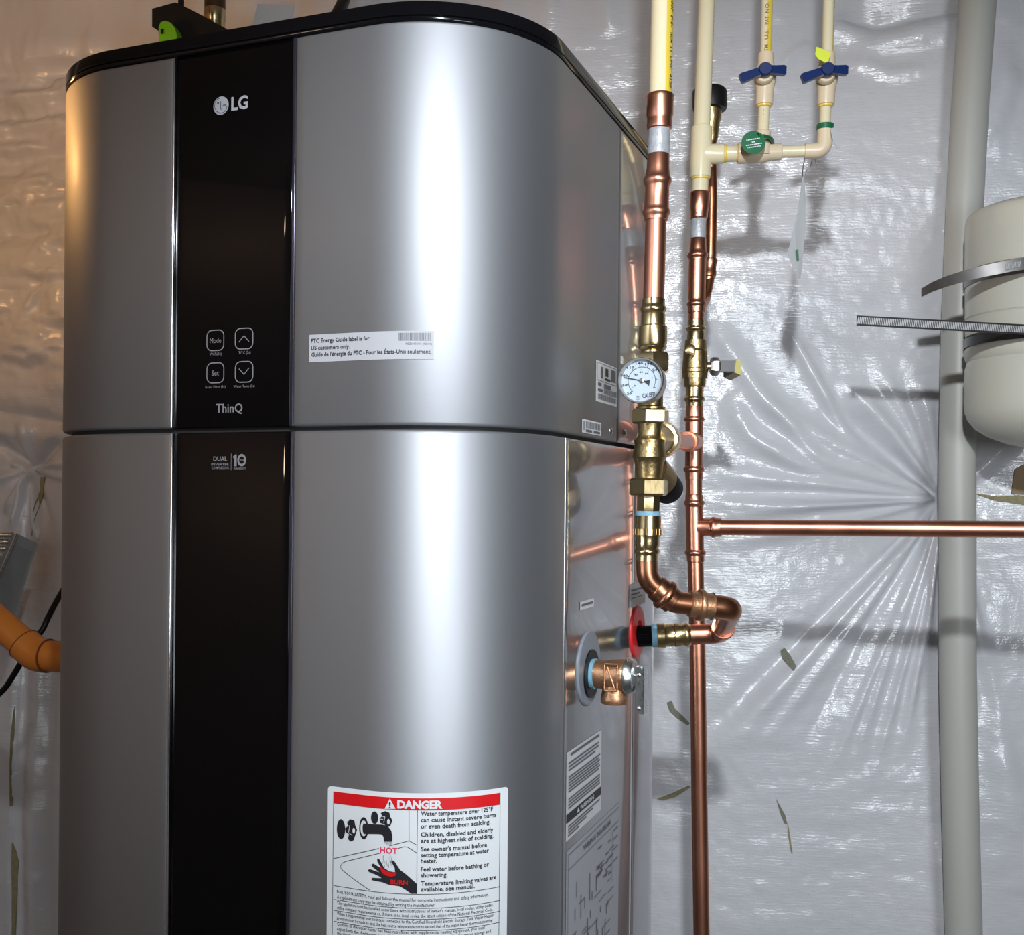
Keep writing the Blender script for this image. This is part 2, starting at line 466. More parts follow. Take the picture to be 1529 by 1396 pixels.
slab('floor', (-0.3, -0.3, -0.05), 3.2, 3.6, 0.05, CONC, 'grey concrete basement floor')
slab('ceiling', (-0.3, -0.3, HZ + 0.05), 3.2, 3.6, 0.05, CEIL, 'pale board ceiling of the basement')
slab('wall_left', (-2.2, -0.2, HZ / 2), 0.05, 2.65, HZ / 2, ROOMW, 'tan painted basement wall')
slab('wall_right', (2.45, -0.5, HZ / 2), 0.05, 2.6, HZ / 2, mat('grey_basement_wall', (.22, .225, .24), .8, 0, .15, 2, bump=.2, bscale=30), 'grey painted basement wall beyond the pipes')
slab('wall_front', (0.1, -2.9, HZ / 2), 2.4, 0.05, HZ / 2, ROOMD, 'dark basement wall behind the camera')

# shreds of insulation and a patch of framing showing through the film
def tuft(pix, m, name='insulation_shred', lift=0.004, thick=0.004):
    pts = []
    for p in pix:
        s, z = wallhit(*p); pts.append(wallpt(s, z, walld(*p) + lift))
    mb = MB().prism(pts, -WN * thick)
    return build(name, mb, m, wall_back)

tuft([(1166, 972), (1172, 968), (1180, 978), (1187, 992), (1183, 999), (1176, 992), (1168, 982)], GREYTUFT)
tuft([(996, 1048), (1003, 1045), (1008, 1057), (1020, 1068), (1030, 1078), (1027, 1081), (1012, 1071), (1000, 1060)], GREYTUFT)
tuft([(982, 1190), (1003, 1182), (1030, 1170), (1031, 1173), (1008, 1187), (990, 1192)], TUFT)
tuft([(1159, 1192), (1163, 1200), (1172, 1216), (1175, 1229), (1171, 1228), (1165, 1213)], GREYTUFT)
tuft([(1176, 1228), (1178, 1238), (1183, 1272), (1181, 1272), (1176, 1242)], TUFT)
tuft([(42, 712), (52, 711), (51, 735), (47, 745), (45, 775), (43, 800), (42, 760), (43, 730)], TUFT)
tuft([(24, 1255), (28, 1268), (31, 1285), (30, 1330), (28, 1396), (24, 1396), (24, 1330), (23, 1290)], TUFT)
tuft([(23, 1055), (24.5, 1090), (24, 1140), (25, 1200), (23.5, 1200), (22.5, 1140), (22.5, 1090)], TUFT)
tuft([(1464, 736), (1500, 741), (1529, 739), (1570, 744), (1570, 757), (1529, 753), (1494, 747)], TUFT)
tuft([(1523, 700), (1545, 688), (1570, 688), (1570, 738), (1519, 738)], mat('tan_lumber', (.30, .20, .11), .7, 0, .2, 30), name='framing_patch')


# ------------------------------------------------------------------ pendant lamps, one of them added as fill
def bulb(spec, label, shaded=True):
    loc, r, c, st = spec
    loc = Vector(loc)
    t = thing('ceiling_lamp', label, 'lamp', (loc.x, loc.y, HZ))
    top = HZ - loc.z
    build('socket', MB().lathe((loc.x, loc.y, HZ), (0, 0, -1), [(0, .06), (.012, .06), (.03, .035), (top - r * 1.5, .028), (top - r * 1.5, .02)], 32), PORC, t)
    m = mat('glowing_bulb_%d' % int(st), c, 0.5, emit=c, strength=st)
    prof = [(-r * 1.7, r * .38), (-r * 1.2, r * .5), (-r * .8, r * .75)] + [(-r * math.cos(a), r * math.sin(a)) for a in np.linspace(1.0, math.pi - .05, 14)]
    build('bulb', MB().lathe(loc, (0, 0, -1), prof, 24), m, t)
    if not shaded: return
    cup = [(.055, .115), (.062, .112), (.085, .095), (.110, .055), (.116, .0), (.112, .0), (.106, .053), (.082, .092), (.060, .109)]  # bowl added to keep the warm light off the lower wall
    build('shade', MB().lathe(loc, (0, 0, -1), [(a, max(b, .001)) for a, b in cup] + [(.055, .115)], 32, (False, False)), STEEL, t)
    for k in range(3):
        a = k * 2 * math.pi / 3 + 2.2
        build('hanger', MB().tube([loc + Vector((.113 * math.cos(a),   .113 * math.sin(a), -.056)), (loc.x + .05 * math.cos(a), loc.y + .05 * math.sin(a), HZ - .006)], .0015, 6), STEEL, t)

bulb(WARM_BULB, 'pendant lamp with a warm amber bulb in an added steel bowl by the insulated wall')
bulb(FILL_BULB, 'added fill lamp with a bare warm bulb by the tan wall', False)

# hanging work lamp above the camera
wl = Vector(WORK_LAMP['loc']); aim = (P(*WORK_LAMP['aim'], 1.9) - wl).normalized()
t = thing('work_lamp', 'hanging work lamp with black cone above the camera', 'lamp', (wl.x, wl.y, HZ))
build('cord', MB().tube([(wl.x, wl.y, HZ), tuple(wl - aim * .09)], .004, 8), BLKMATTE, t)
build('shade', MB().lathe(wl, aim, [(-.10, .018), (-.07, .022), (-.03, .030), (.005, .045), (.005, .043), (-.03, .028), (-.035, .001)], 32), BLKMATTE, t)
lo_ = bpy.data.objects.new('work_light', wl_data); col.objects.link(lo_); lo_.parent = t
lo_.location = wl - Vector((wl.x, wl.y, HZ)); lo_.rotation_euler = aim.to_track_quat('-Z', 'Y').to_euler()

# soft fill panel right of and behind the camera, on an added tripod
wl = Vector(FILL_PANEL['loc']); aim = (P(*FILL_PANEL['aim'], 1.9) - wl).normalized()
t = thing('fill_light', 'flat fill light panel on an added black tripod behind the camera', 'lamp', (wl.x, wl.y, 0))
ax_ = aim.cross(Vector((0, 0, 1))).normalized(); ay_ = ax_.cross(aim).normalized()
build('housing', MB().box(wl - aim * .03, ax_ * (FILL_PANEL['w'] / 2 + .015), ay_ * (FILL_PANEL['h'] / 2 + .015), aim * .022), BLKMATTE, t)
build('pole', MB().tube([(wl.x - aim.x * .05, wl.y - aim.y * .05, wl.z), (wl.x - aim.x * .05, wl.y - aim.y * .05, .35)], .013, 14), BLKMATTE, t)
for k in range(3):
    a = k * 2 * math.pi / 3 + .5
    build('leg', MB().tube([(wl.x - aim.x * .05, wl.y - aim.y * .05, .55), (wl.x + .36 * math.cos(a), wl.y + .36 * math.sin(a), .008)], .009, 10), BLKMATTE, t)
lo_ = bpy.data.objects.new('panel_light', sl_data); col.objects.link(lo_); lo_.parent = t
lo_.location = wl - Vector((wl.x, wl.y, 0)); lo_.rotation_euler = aim.to_track_quat('-Z', 'Y').to_euler()

# glowing window added behind the camera as general room fill
wx0, wx1 = FILL_WINDOW['x']; wz0, wz1 = FILL_WINDOW['z']; wy = -2.85
wf = MB()
for (a, b, c, d) in ((wx0 - .05, wx1 + .05, wz1, wz1 + .05), (wx0 - .05, wx1 + .05, wz0 - .05, wz0), (wx0 - .05, wx0, wz0, wz1), (wx1, wx1 + .05, wz0, wz1)):
    wf.box(((a + b) / 2, wy + .012, (c + d) / 2), ((b - a) / 2, 0, 0), (0, .012, 0), (0, 0, (d - c) / 2))
win = build('fill_window', wf, PORC, kind='structure', label='added white framed fill window behind the camera')
build('pane', MB().box(((wx0 + wx1) / 2, wy + .006, (wz0 + wz1) / 2), ((wx1 - wx0) / 2, 0, 0), (0, .003, 0), (0, 0, (wz1 - wz0) / 2)),
      mat('fill_pane', (.8, .8, .8), .3, emit=FILL_WINDOW['color'], strength=FILL_WINDOW['strength']), win)


# ------------------------------------------------------------------ water heater
WU = 0.5316
HTH = math.radians(-21.228)
hc, hs = math.cos(HTH), math.sin(HTH)
HA, HB, HR = 0.29, 0.3295, 0.141
qx, qy = -1.2095 * WU, 1.692 * WU + HB
HC = Vector((hc * qx - hs * qy, hs * qx + hc * qy, 0))
L1 = HA - HR; L2 = L1 + HR * math.pi / 2; L3 = L2 + 2 * (HB - HR); L4 = L3 + HR * math.pi / 2; L5 = L4 + HA - HR

def outline(s):
    """local x, y, nx, ny at arc length s from the front centre (positive: to the right)"""
    sg = 1 if s >= 0 else -1; a = abs(s)
    if a < L1: x, y, nx, ny = a, -HB, 0, -1
    elif a < L2:
        t = (a - L1) / HR; nx, ny = math.sin(t), -math.cos(t); x, y = HA - HR + HR * nx, -HB + HR + HR * ny
    elif a < L3: x, y, nx, ny = HA, -HB + HR + (a - L2), 1, 0
    elif a < L4:
        t = (a - L3) / HR; nx, ny = math.cos(t), math.sin(t); x, y = HA - HR + HR * nx, HB - HR + HR * ny
    else: x, y, nx, ny = HA - HR - (a - L4), HB, 0, 1
    return sg * x, y, sg * nx, ny

def H(s, z, off=0.0):
    x, y, nx, ny = outline(s)
    x += nx * off; y += ny * off
    return Vector((HC.x + hc * x - hs * y, HC.y + hs * x + hc * y, z))

_ss = np.linspace(-L5, L5, 4001)
_pl = np.array([H(s, 0)[:2] for s in _ss])

def hit(px, py):
    """arc length and height where a photo pixel meets the heater's skin"""
    a, b = ray(px, py)
    g = _pl[:, 0] - a * _pl[:, 1]
    k = np.where(g[:-1] * g[1:] <= 0)[0]
    k = k[np.argmin(_pl[k, 1])]
    t = g[k] / (g[k] - g[k + 1])
    Y = _pl[k, 1] + t * (_pl[k + 1, 1] - _pl[k, 1])
    return _ss[k] + t * (_ss[k + 1] - _ss[k]), CZ + b * Y

ZTOP = hit(620, 30.3)[1]; ZCAP = ZTOP + 0.0185
ZSEAM = hit(436, 640)[1]
sG0 = hit(257.5, 400)[0]; sG1 = hit(438, 400)[0]
heater = thing('water_heater', 'tall silver heat pump water heater with a black glass front strip', 'water heater', HC)


def srange(s0, s1, n):
    return [s0 + (s1 - s0) * i / n for i in range(n + 1)]

def shell(name, s0, s1, z0, z1, m, depth=0.010, bev=0.003, n=None, off=0.0, label=None, endbev=None):
    """curved sheet with rolled edges"""
    eb = bev if endbev is None else endbev
    n = n or max(6, int(abs(s1 - s0) / 0.008))
    def edge(e):
        return [(0.0, -depth), (0.0, -e), (e * .3, -e * .3), (e, 0.0)]
    cols = [(s0 + d, o) for d, o in edge(eb)] + [(s, 0.0) for s in srange(s0 + eb, s1 - eb, n)[1:-1]] + [(s1 - d, o) for d, o in edge(eb)[::-1]]
    rows = [(z0 + d, o) for d, o in edge(bev)] + [(z1 - d, o) for d, o in edge(bev)[::-1]]
    pts = [[H(s, z, off + min(so, zo)) for s, so in cols] for z, zo in rows]
    return build(name, MB().patch(pts), m, heater, label=label, sharp=50)

# dark inner core closes the joints
core = MB()
ns = srange(-L5, L5, 160)[:-1]
for (za_, zb_) in ((0.02, ZCAP - 0.004),):
    k = len(core.v)
    core.v += [tuple(H(s, za_, -0.009)) for s in ns] + [tuple(H(s, zb_, -0.009)) for s in ns]
    n_ = len(ns)
    core.f += [(k + i, k + (i + 1) % n_, k + n_ + (i + 1) % n_, k + n_ + i) for i in range(n_)]
    core.f += [tuple(k + n_ + i for i in range(n_)), tuple(k + i for i in range(n_))[::-1]]
build('inner_body', core, DARKGAP, heater)
# foot ring
foot = MB()
for s in ns:
    pass
foot.v = [tuple(H(s, z, o)) for z, o in ((0, -0.03), (0.03, -0.03)) for s in ns]
foot.f = [(i, (i + 1) % n_, n_ + (i + 1) % n_, n_ + i) for i in range(n_)] + [tuple(range(n_))[::-1], tuple(range(n_, 2 * n_))]
build('foot', foot, BLKMATTE, heater)

GAP = 0.0022
sUB = hit(924, 420)[0]; sLF = hit(842.5, 1000)[0]; sLB = hit(944, 1150)[0]
shell('shell_panel', -sUB - 0.02, sG0, ZSEAM + GAP, ZTOP, SILVER, label='silver upper panel, narrow, beside black glass')
shell('shell_panel', sG1, sUB - 0.0006, ZSEAM + GAP, ZTOP, SILVER, label='silver upper panel wrapping the rounded corner')
shell('shell_panel', sUB + 0.0006, L5 - 0.001, ZSEAM + GAP, ZTOP, SIDE, label='grey upper rear panel')
shell('shell_panel', -L5, -sUB - 0.0215, ZSEAM + GAP, ZTOP, SIDE)
shell('shell_panel', -sLF - 0.02, sG0 + 0.001, 0.04, ZSEAM - GAP, SILVER, label='silver lower panel, narrow, beside black glass')
shell('shell_panel', sG1 + 0.001, sLF - 0.0006, 0.04, ZSEAM - GAP, SILVER, label='silver lower panel wrapping the rounded corner')
shell('shell_panel', sLF + 0.0006, sLB - 0.0005, 0.04, ZSEAM - GAP, SIDE_LOW, label='glossy grey lower side panel', bev=0.0015)
shell('shell_panel', sLB + 0.0005, L5 - 0.001, 0.04, ZSEAM - GAP, SIDE_LOW, label='glossy grey lower rear panel', bev=0.0015)
shell('shell_panel', -L5, -sLF - 0.0215, 0.04, ZSEAM - GAP, SIDE)
glass_up = shell('glass_panel', sG0 + 0.0008, sG1 - 0.0045, ZSEAM + GAP, ZTOP + 0.002, GLASSBLK, off=-0.0035, depth=0.005, bev=0.0012, label='black glass control panel')
glass_lo = shell('glass_panel', sG0 + 0.0018, sG1 - 0.0035, 0.05, ZSEAM - GAP, GLASSBLK, off=-0.0035, depth=0.005, bev=0.0012, label='black glass lower strip')
shell('edge_sheen', sG1 - 0.0043, sG1 - 0.0004, ZSEAM + GAP, ZTOP + 0.001, SHEENDARK, off=-0.0022, depth=0.006, bev=0.001, n=3)  # bluish strip stands in for the reflection on the glass bevel
shell('edge_sheen', sG1 - 0.0033, sG1 + 0.0006, 0.05, ZSEAM - GAP, SHEENDARK, off=-0.0022, depth=0.006, bev=0.001, n=3)
shell('edge_sheen', sG0 - 0.0022, sG0 + 0.0006, ZSEAM + GAP, ZTOP - 0.0005, BRIGHT, off=0.0002, depth=0.006, bev=0.0012, n=3)  # brighter metal stands in for light caught on the panel's rolled edge
shell('edge_sheen', sG0 - 0.0012, sG0 + 0.0016, 0.05, ZSEAM - GAP, BRIGHT, off=0.0002, depth=0.006, bev=0.0012, n=3)

# top cap: glossy ring with a shadow groove and a flat lid
prof = [(-0.012, ZTOP + 0.0006), (-0.0006, ZTOP + 0.0006), (0.0, ZTOP + 0.0015), (0.0, ZTOP + 0.004), (-0.0012, ZTOP + 0.0046), (0.0004, ZTOP + 0.0054), (0.0004, ZCAP - 0.002), (-0.0002, ZCAP - 0.0006), (-0.0016, ZCAP)]
cap = MB(); cs = srange(-L5, L5, 260)[:-1]; nc = len(cs)
cap.v = [tuple(H(s, z, o)) for o, z in prof for s in cs]
cap.f = [(j * nc + i, j * nc + (i + 1) % nc, (j + 1) * nc + (i + 1) % nc, (j + 1) * nc + i) for j in range(len(prof) - 1) for i in range(nc)]
cap.f.append(tuple(range((len(prof) - 1) * nc, len(prof) * nc)))
build('top_cap', cap, BLKGLOSS, heater, label='black glossy top cap')


# ----- printed matter on the heater skin -----
def hz_of(px, py, npx):
    """metres for npx vertical pixels at that place on the skin"""
    return hit(px, py)[1] - hit(px, py + npx)[1]

def htext(parent, s, x0, x1, y, cap_px, m, off, bold=0.0, res=2, ref=None, name='lettering'):
    """write on the skin; y baseline at pixel x0"""
    mb = MB(); htext_add(mb, s, x0, x1, y, cap_px, off, bold, res)
    return build(name, mb, m, parent, smooth=False)

def htext_add(mb, s, x0, x1, y, cap_px, off, bold=0.0, res=2):
    s0, z = hit(x0, y); s1 = hit(x1, y)[0]
    text_map(mb, s, lambda u, v: H(u, v, off), s0, s1, z, hz_of(x0, y, cap_px), bold, res)

def hrect(mb, x0, x1, y0, y1, off, n=24, rows=1, xr=None):
    """rectangle on the skin; heights read at pixel column x0"""
    s0, za0 = hit(x0, y0); s1 = hit(x1, y0)[0]; zb0 = hit(x0, y1)[1]
    mb.patch([[H(s, za0 + (zb0 - za0) * j / rows, off) for s in srange(s0, s1, n)] for j in range(rows + 1)])

def srect(mb, s0, s1, z0, z1, off, n=4):
    mb.patch([[H(s, z, off) for s in srange(s0, s1, n)] for z in (z0, z1)])

def hpoly(mb, pix, off):
    mb.poly([H(*hit(*p), off) for p in pix])

def hline(mb, pix, wpx, off, sub=6):
    q = [hit(*p) for p in pix]
    wd = hz_of(pix[0][0], pix[0][1], wpx) / 2
    for (a, b) in zip(q, q[1:]):
        dx, dz = b[0] - a[0], b[1] - a[1]; l = math.hypot(dx, dz) or 1
        nx, nz = -dz / l * wd, dx / l * wd
        r0 = []; r1 = []
        for i in range(sub + 1):
            t = i / sub; s = a[0] + dx * t; z = a[1] + dz * t
            r0.append(H(s + nx, z + nz, off)); r1.append(H(s - nx, z - nz, off))
        mb.patch([r0, r1])

def hsline(mb, x0, x1, y, wpx, off, n=30):
    """level line around the skin, height read at x0"""
    s0, z = hit(x0, y); s1 = hit(x1, y)[0]; wd = hz_of(x0, y, wpx) / 2
    mb.patch([[H(s, z + d, off) for s in srange(s0, s1, n)] for d in (wd, -wd)])

def hellipse(mb, cx, cy, rx, ry, off, n=28, hole=0.0):
    s, z = hit(cx, cy)
    sx = (hit(cx + rx, cy)[0] - hit(cx - rx, cy)[0]) / 2; sz = hz_of(cx, cy, ry)
    P1 = [H(s + sx * math.cos(t), z + sz * math.sin(t), off) for t in np.linspace(0, 2 * math.pi, n, endpoint=False)]
    if not hole: mb.poly(P1); return
    P2 = [H(s + sx * hole * math.cos(t), z + sz * hole * math.sin(t), off) for t in np.linspace(0, 2 * math.pi, n, endpoint=False)]
    mb.add(P1 + P2, [(i, (i + 1) % n, n + (i + 1) % n, n + i) for i in range(n)])

GO = -0.0031         # print on the glass
# round emblem and two letters
lg = MB(); hellipse(lg, 327.2, 156.2, 11.4, 13.6, GO)
lo = build('logo', lg, PRINTW, glass_up, smooth=False)
ld = MB()
hellipse(ld, 323.0, 152.5, 1.3, 1.7, GO + 0.0004)
hline(ld, [(327, 150), (327, 161.6), (329.5, 161.2)], 1.0, GO + 0.0004, 2)
hline(ld, [(330.5, 155.8), (335.6, 155.2)], 1.0, GO + 0.0004, 2)
arc = [(327.2 + 9.2 * math.cos(t), 156.2 + 11.2 * math.sin(t)) for t in np.linspace(0.05, 4.6, 22)]
hline(ld, arc, 0.8, GO + 0.0004, 1)
build('logo_face_lines', ld, PRINTK, glass_up, smooth=False)
htext(glass_up, 'LG', 342.5, 367.3, 163.0, 18.6, PRINTW, GO, 0.03)
# touch buttons
for (bx0, by0, bx1, by1, kind) in ((305.5, 491.5, 332, 523.5, 'Mode'), (348, 488.5, 375.5, 521, 'up'), (305.5, 540.5, 332, 572, 'Set'), (348, 538.5, 375.5, 571, 'down')):
    b = MB()
    cx, cy = (bx0 + bx1) / 2, (by0 + by1) / 2
    s0, z0 = hit(bx0, cy); s1 = hit(bx1, cy)[0]; zc = hit(cx, cy)[1]; hh = hz_of(cx, cy, (by1 - by0) / 2); hw = (s1 - s0) / 2; sc0 = (s0 + s1) / 2
    def rr(k):
        out = []
        r = 0.0062 - k
        for qx_, qz_, a0 in ((1, 1, 0), (-1, 1, 90), (-1, -1, 180), (1, -1, 270)):
            for i in range(7):
                t = math.radians(a0 + i * 15)
                out.append(H(sc0 + qx_ * (hw - k - r) + r * math.cos(t), zc + qz_ * (hh - k - r) + r * math.sin(t), GO))
        return out
    A_, B_ = rr(0), rr(0.0010); n = len(A_)
    b.add(A_ + B_, [(i, (i + 1) % n, n + (i + 1) % n, n + i) for i in range(n)])
    if kind in ('Mode', 'Set'):
        x0, x1 = (310.5, 327.3) if kind == 'Mode' else (313.3, 323.8)
        htext_add(b, kind, x0, x1, cy + 4.2, 7.4 if kind == 'Mode' else 7.6, GO)
    elif kind == 'up':
        hline(b, [(354, 510), (361.5, 500.5), (369, 509)], 1.2, GO, 2)
    else:
        hline(b, [(354, 550), (361.5, 558.5), (369, 549)], 1.2, GO, 2)
    build('button', b, PRINTG, glass_up, smooth=False)
for a in (('Wi-Fi(3s)', 310, 328, 530.3, 4.2), ('°F/°C (3s)', 352.5, 371.5, 528.3, 4.6), ('Reset Filter (3s)', 303.8, 334, 579.6, 3.8), ('Water Temp (3s)', 346, 377.5, 578.6, 3.8)):
    htext(glass_up, *a, PRINTG, GO, 0, 1, name='caption')
htext(glass_up, 'ThinQ', 319.5, 359.3, 615.6, 13.0, PRINTG, GO, 0.012)
d = MB()
htext_add(d, 'DUAL', 315.7, 336.3, 688.4, 6.8, GO, 0.02)
htext_add(d, 'INVERTER', 312.8, 339.2, 695.0, 3.6, GO, 0.01, 1)
htext_add(d, 'COMPRESSOR', 312.8, 339.2, 700.2, 3.6, GO, 0.01, 1)
hline(d, [(342.5, 677), (342.2, 702)], 0.6, GO, 2)
hpoly(d, [(347.0, 696.3), (350.6, 696.1), (350.6, 678.4), (348.6, 678.6), (345.6, 681.2), (345.6, 684.2), (347.0, 683.3)], GO)
hellipse(d, 358.2, 687.0, 6.6, 9.2, GO, 28, 0.60)
htext_add(d, 'YEAR', 354.6, 361.8, 688.3, 2.6, GO, 0.01, 1)
htext_add(d, 'WARRANTY', 346.2, 364.4, 700.8, 3.0, GO, 0.01, 1)
build('badge', d, PRINTG, glass_lo, smooth=False)

# energy notice
en = MB(); s0, zt = hit(462.3, 500); s1 = hit(648, 494)[0]; zb = hit(463.2, 541)[1]
en.patch([[H(s, z, 0.0005) for s in srange(s0, s1, 20)] for z in (zt, zb)])
energy = build('notice_sticker', en, FILMLAB, heater, smooth=False, label='silver film sticker with energy label notice')
t = MB()
htext_add(t, 'FTC Energy Guide label is for', 465.5, 552.5, 511.8, 5.9, 0.0010, 0.018)
htext_add(t, 'US customers only.', 465.5, 523, 522.5, 5.9, 0.0010, 0.018)
htext_add(t, "Guide de l'énergie du FTC - Pour les États-Unis seulement.", 466, 644, 532.6, 5.9, 0.0010, 0.018)
build('lettering', t, PRINTK, energy, smooth=False)
bc = MB(); bs0, bz = hit(595.5, 497); bs1 = hit(644, 497)[0]; bz2 = hit(595.5, 508.5)[1]
x = bs0
while x < bs1:
    wv = random.choice((0.0004, 0.0006, 0.0009)); srect(bc, x, min(x + wv, bs1), bz, bz2, 0.0010, 1); x += wv + random.choice((0.0003, 0.0005))
htext_add(bc, 'MEZ69058401 (REV00)', 606, 645, 514.6, 3.0, 0.0010, 0, 1)
build('barcode', bc, PRINTD, energy, smooth=False)

# danger label
c3 = lambda x, y: (480 + x / 5.097, 1160 + y / 5.097)
c4 = lambda x, y: (480 + x / 5.097, 1310 + y / 5.097)
dl = MB(); s0, zt = hit(490.2, 1173); s1 = hit(758.2, 1172)[0]; zb = zt - 0.225
rc = 0.003
pts_t = [(s0, zt - rc), (s0 + rc * .3, zt - rc * .3), (s0 + rc, zt)] + [(s, zt) for s in srange(s0, s1, 40)[1:-1]] + [(s1 - rc, zt), (s1 - rc * .3, zt - rc * .3), (s1, zt - rc)]
dl.patch([[H(s, z, 0.0006) for s, z in pts_t], [H(s, zb, 0.0006) for s, z in pts_t]])
danger = build('danger_label', dl, LABELW, heater, smooth=False, label='white scald danger label with red header')
DO = 0.0011
rb = MB(); s0b, zt1 = hit(*c3(97, 108)); s1b = hit(*c3(1358, 108))[0]; zb1 = hit(*c3(97, 198))[1]
rb.patch([[H(s, z, DO) for s in srange(s0b, s1b, 40)] for z in (zt1, zb1)])
build('red_header', rb, PRINTR, danger, smooth=False)
wt = MB()
htext_add(wt, 'DANGER', *[c3(580, 0)[0], c3(920, 0)[0]], c3(0, 233)[1], 11.2, DO + 0.0005, 0.05)
wt.poly([H(*hit(*c3(*p)), DO + 0.0005) for p in ((525, 162), (485, 240), (567, 240))])
build('header_lettering', wt, LABELW, danger, smooth=False)
ex = MB(); htext_add(ex, '!', c3(518, 0)[0], c3(532, 0)[0], c3(0, 232)[1], 9.0, DO + 0.001, 0.02)
build('exclamation_mark', ex, PRINTK, danger, smooth=False)
# body copy
bt = MB()
for s, y, x1 in (('Water temperature over 125°F', 293, 1300), ('can cause instant severe burns', 341, 1325), ('or even death from scalding.', 389, 1280), ('Children, disabled and elderly', 451, 1303),
                 ('are at highest risk of scalding.', 498, 1305), ("See owner's manual before", 561, 1255), ('setting temperature at water', 607, 1270), ('heater.', 652, 878),
                 ('Feel water before bathing or', 715, 1270), ('showering.', 761, 958), ('Temperature limiting valves are', 824, 1325), ('available, see manual.', 868, 1163)):
    (a, b), (c, _) = c3(757, y), c3(x1, y)
    htext_add(bt, s, a, c, b, 6.4, DO, 0.022)
build('lettering', bt, PRINTK, danger, smooth=False)
sm = MB()
for s, y, x1 in (('FOR YOUR SAFETY, read and follow the manual for complete instructions and safety information.', 118, 1268), ('A replacement copy may be obtained by writing the manufacturer.', 156, 865),
                 ("This appliance must be installed accordance with instructions of owner's manual, local codes, utility codes,", 200, 1303), ('utility company requirements or, if there is no local codes, the latest edition of the National Electrical Code.', 236, 1300),
                 ('When a supplemental heat source is connected to the Certified Household Electric Storage Tank Water Heater', 281, 1305), ('provision must be made to limit the heat source temperature not to exceed that of the water heater thermostat setting.', 317, 1300),
                 ('Caution : If the water heater has been retrofitted with supplemental heating equipment, you must', 361, 1240), ('adjust both the thermostat control(s) and the heating equipment located in the water piping) and', 398, 1285),
                 ('the thermostat', 432, 290)):
    (a, b), (c, _) = c4(122, y), c4(x1, y)
    htext_add(sm, s, a, c, b, 5.0, DO, 0.004, 1)
build('small_print', sm, PRINTK, danger, smooth=False)
fr = MB()
for x in (97, 1356):
    a = hit(*c3(97, 110)); b = zb + 0.004; s = hit(*c3(x, 108))[0]
    srect(fr, s - .00025, s + .00025, b, a[1], DO, 1)
for y in (60, 163, 246, 330):
    hsline(fr, c4(97, y)[0], c4(1356, y)[0], c4(97, y)[1], 0.7, DO)
sv = hit(*c3(730, 400))[0]; srect(fr, sv - .00025, sv + .00025, hit(*c4(97, 60))[1], zb1, DO, 1)
L3_ = lambda pts: [c3(*p) for p in pts]
hline(fr, L3_([(668, 247), (668, 482), (728, 516)]), 0.8, DO)
hline(fr, L3_([(97, 618), (440, 541)]), 0.8, DO); hline(fr, L3_([(520, 521), (668, 482)]), 0.8, DO)
hline(fr, L3_([(455, 575), (320, 608), (190, 640), (165, 652), (151, 672), (152, 692), (170, 712), (250, 775), (372, 860)]), 0.8, DO)
hline(fr, L3_([(585, 541), (625, 528), (655, 529), (728, 576)]), 0.8, DO)
build('frame_lines', fr, PRINTK, danger, smooth=False)
bk = MB()
hellipse(bk, *c3(153, 395), 6.3, 14.8, DO)
bk.poly([H(*hit(*c3(*p)), DO) for p in ((200, 345), (222, 320), (255, 330), (262, 368), (276, 400), (262, 440), (250, 478), (225, 488), (205, 468), (214, 432), (190, 418), (184, 388), (206, 372))][::-1])
hellipse(bk, *c3(408, 308), 5.4, 9.4, DO)
bk.poly([H(*hit(*c3(*p)), DO) for p in ((455, 272), (488, 258), (520, 270), (526, 300), (543, 330), (527, 370), (505, 378), (480, 358), (448, 346), (446, 312), (466, 296))][::-1])
hellipse(bk, *c3(326, 388), 6.8, 16.4, DO, 28, 0.72)
bk.poly([H(*hit(*c3(*p)), DO + 0.0003) for p in ((324, 352), (400, 357), (470, 360), (510, 372), (535, 405), (543, 450), (543, 487), (480, 487), (476, 450), (465, 434), (440, 430), (330, 430), (320, 412), (318, 375))][::-1])
bk.poly([H(*hit(*c3(*p)), DO) for p in ((728, 885), (682, 885), (640, 855), (600, 830), (510, 816), (470, 800), (390, 784), (382, 774), (392, 765), (462, 768), (440, 752), (362, 718), (357, 706), (372, 698), (445, 724), (390, 680), (384, 664), (398, 656), (460, 694), (428, 640), (428, 618), (444, 622), (480, 690), (520, 715), (562, 722), (560, 690), (536, 645), (544, 632), (560, 642), (600, 704), (650, 742), (728, 812))][::-1])
for i in range(9):
    x = 484 + i * 7
    hline(bk, L3_([(x, 489), (x + random.uniform(-8, 8), 489 + random.uniform(14, 34))]), 0.45, DO, 1)
for i in range(26):
    x = random.uniform(466, 562); y = random.uniform(582, 680)
    hline(bk, L3_([(x, y), (x - 2, y + random.uniform(12, 32))]), 0.4, DO, 1)
build('pictogram', bk, PRINTK, danger, smooth=False)
wk = MB(); hellipse(wk, *c3(252, 405), 1.9, 4.0, DO + 0.0005)
hline(wk, L3_([(205, 372), (222, 368), (212, 418)]), 0.7, DO + 0.0005, 1); hline(wk, L3_([(218, 425), (240, 440)]), 0.7, DO + 0.0005, 1)
build('pictogram_highlight', wk, LABELW, danger, smooth=False)
wk = MB(); hellipse(wk, *c3(514, 338), 2.0, 4.0, DO + 0.0005)
hline(wk, L3_([(470, 300), (488, 300), (478, 346)]), 0.7, DO + 0.0005, 1); hline(wk, L3_([(448, 318), (474, 320)]), 0.7, DO + 0.0005, 1)
build('pictogram_highlight', wk, LABELW, danger, smooth=False)
rd = MB()
htext_add(rd, 'HOT', c3(452, 0)[0], c3(582, 0)[0], c3(0, 572)[1], 8.6, DO + 0.0004, 0.015)
build('hot_lettering', rd, PRINTM, danger, smooth=False)
rd = MB()
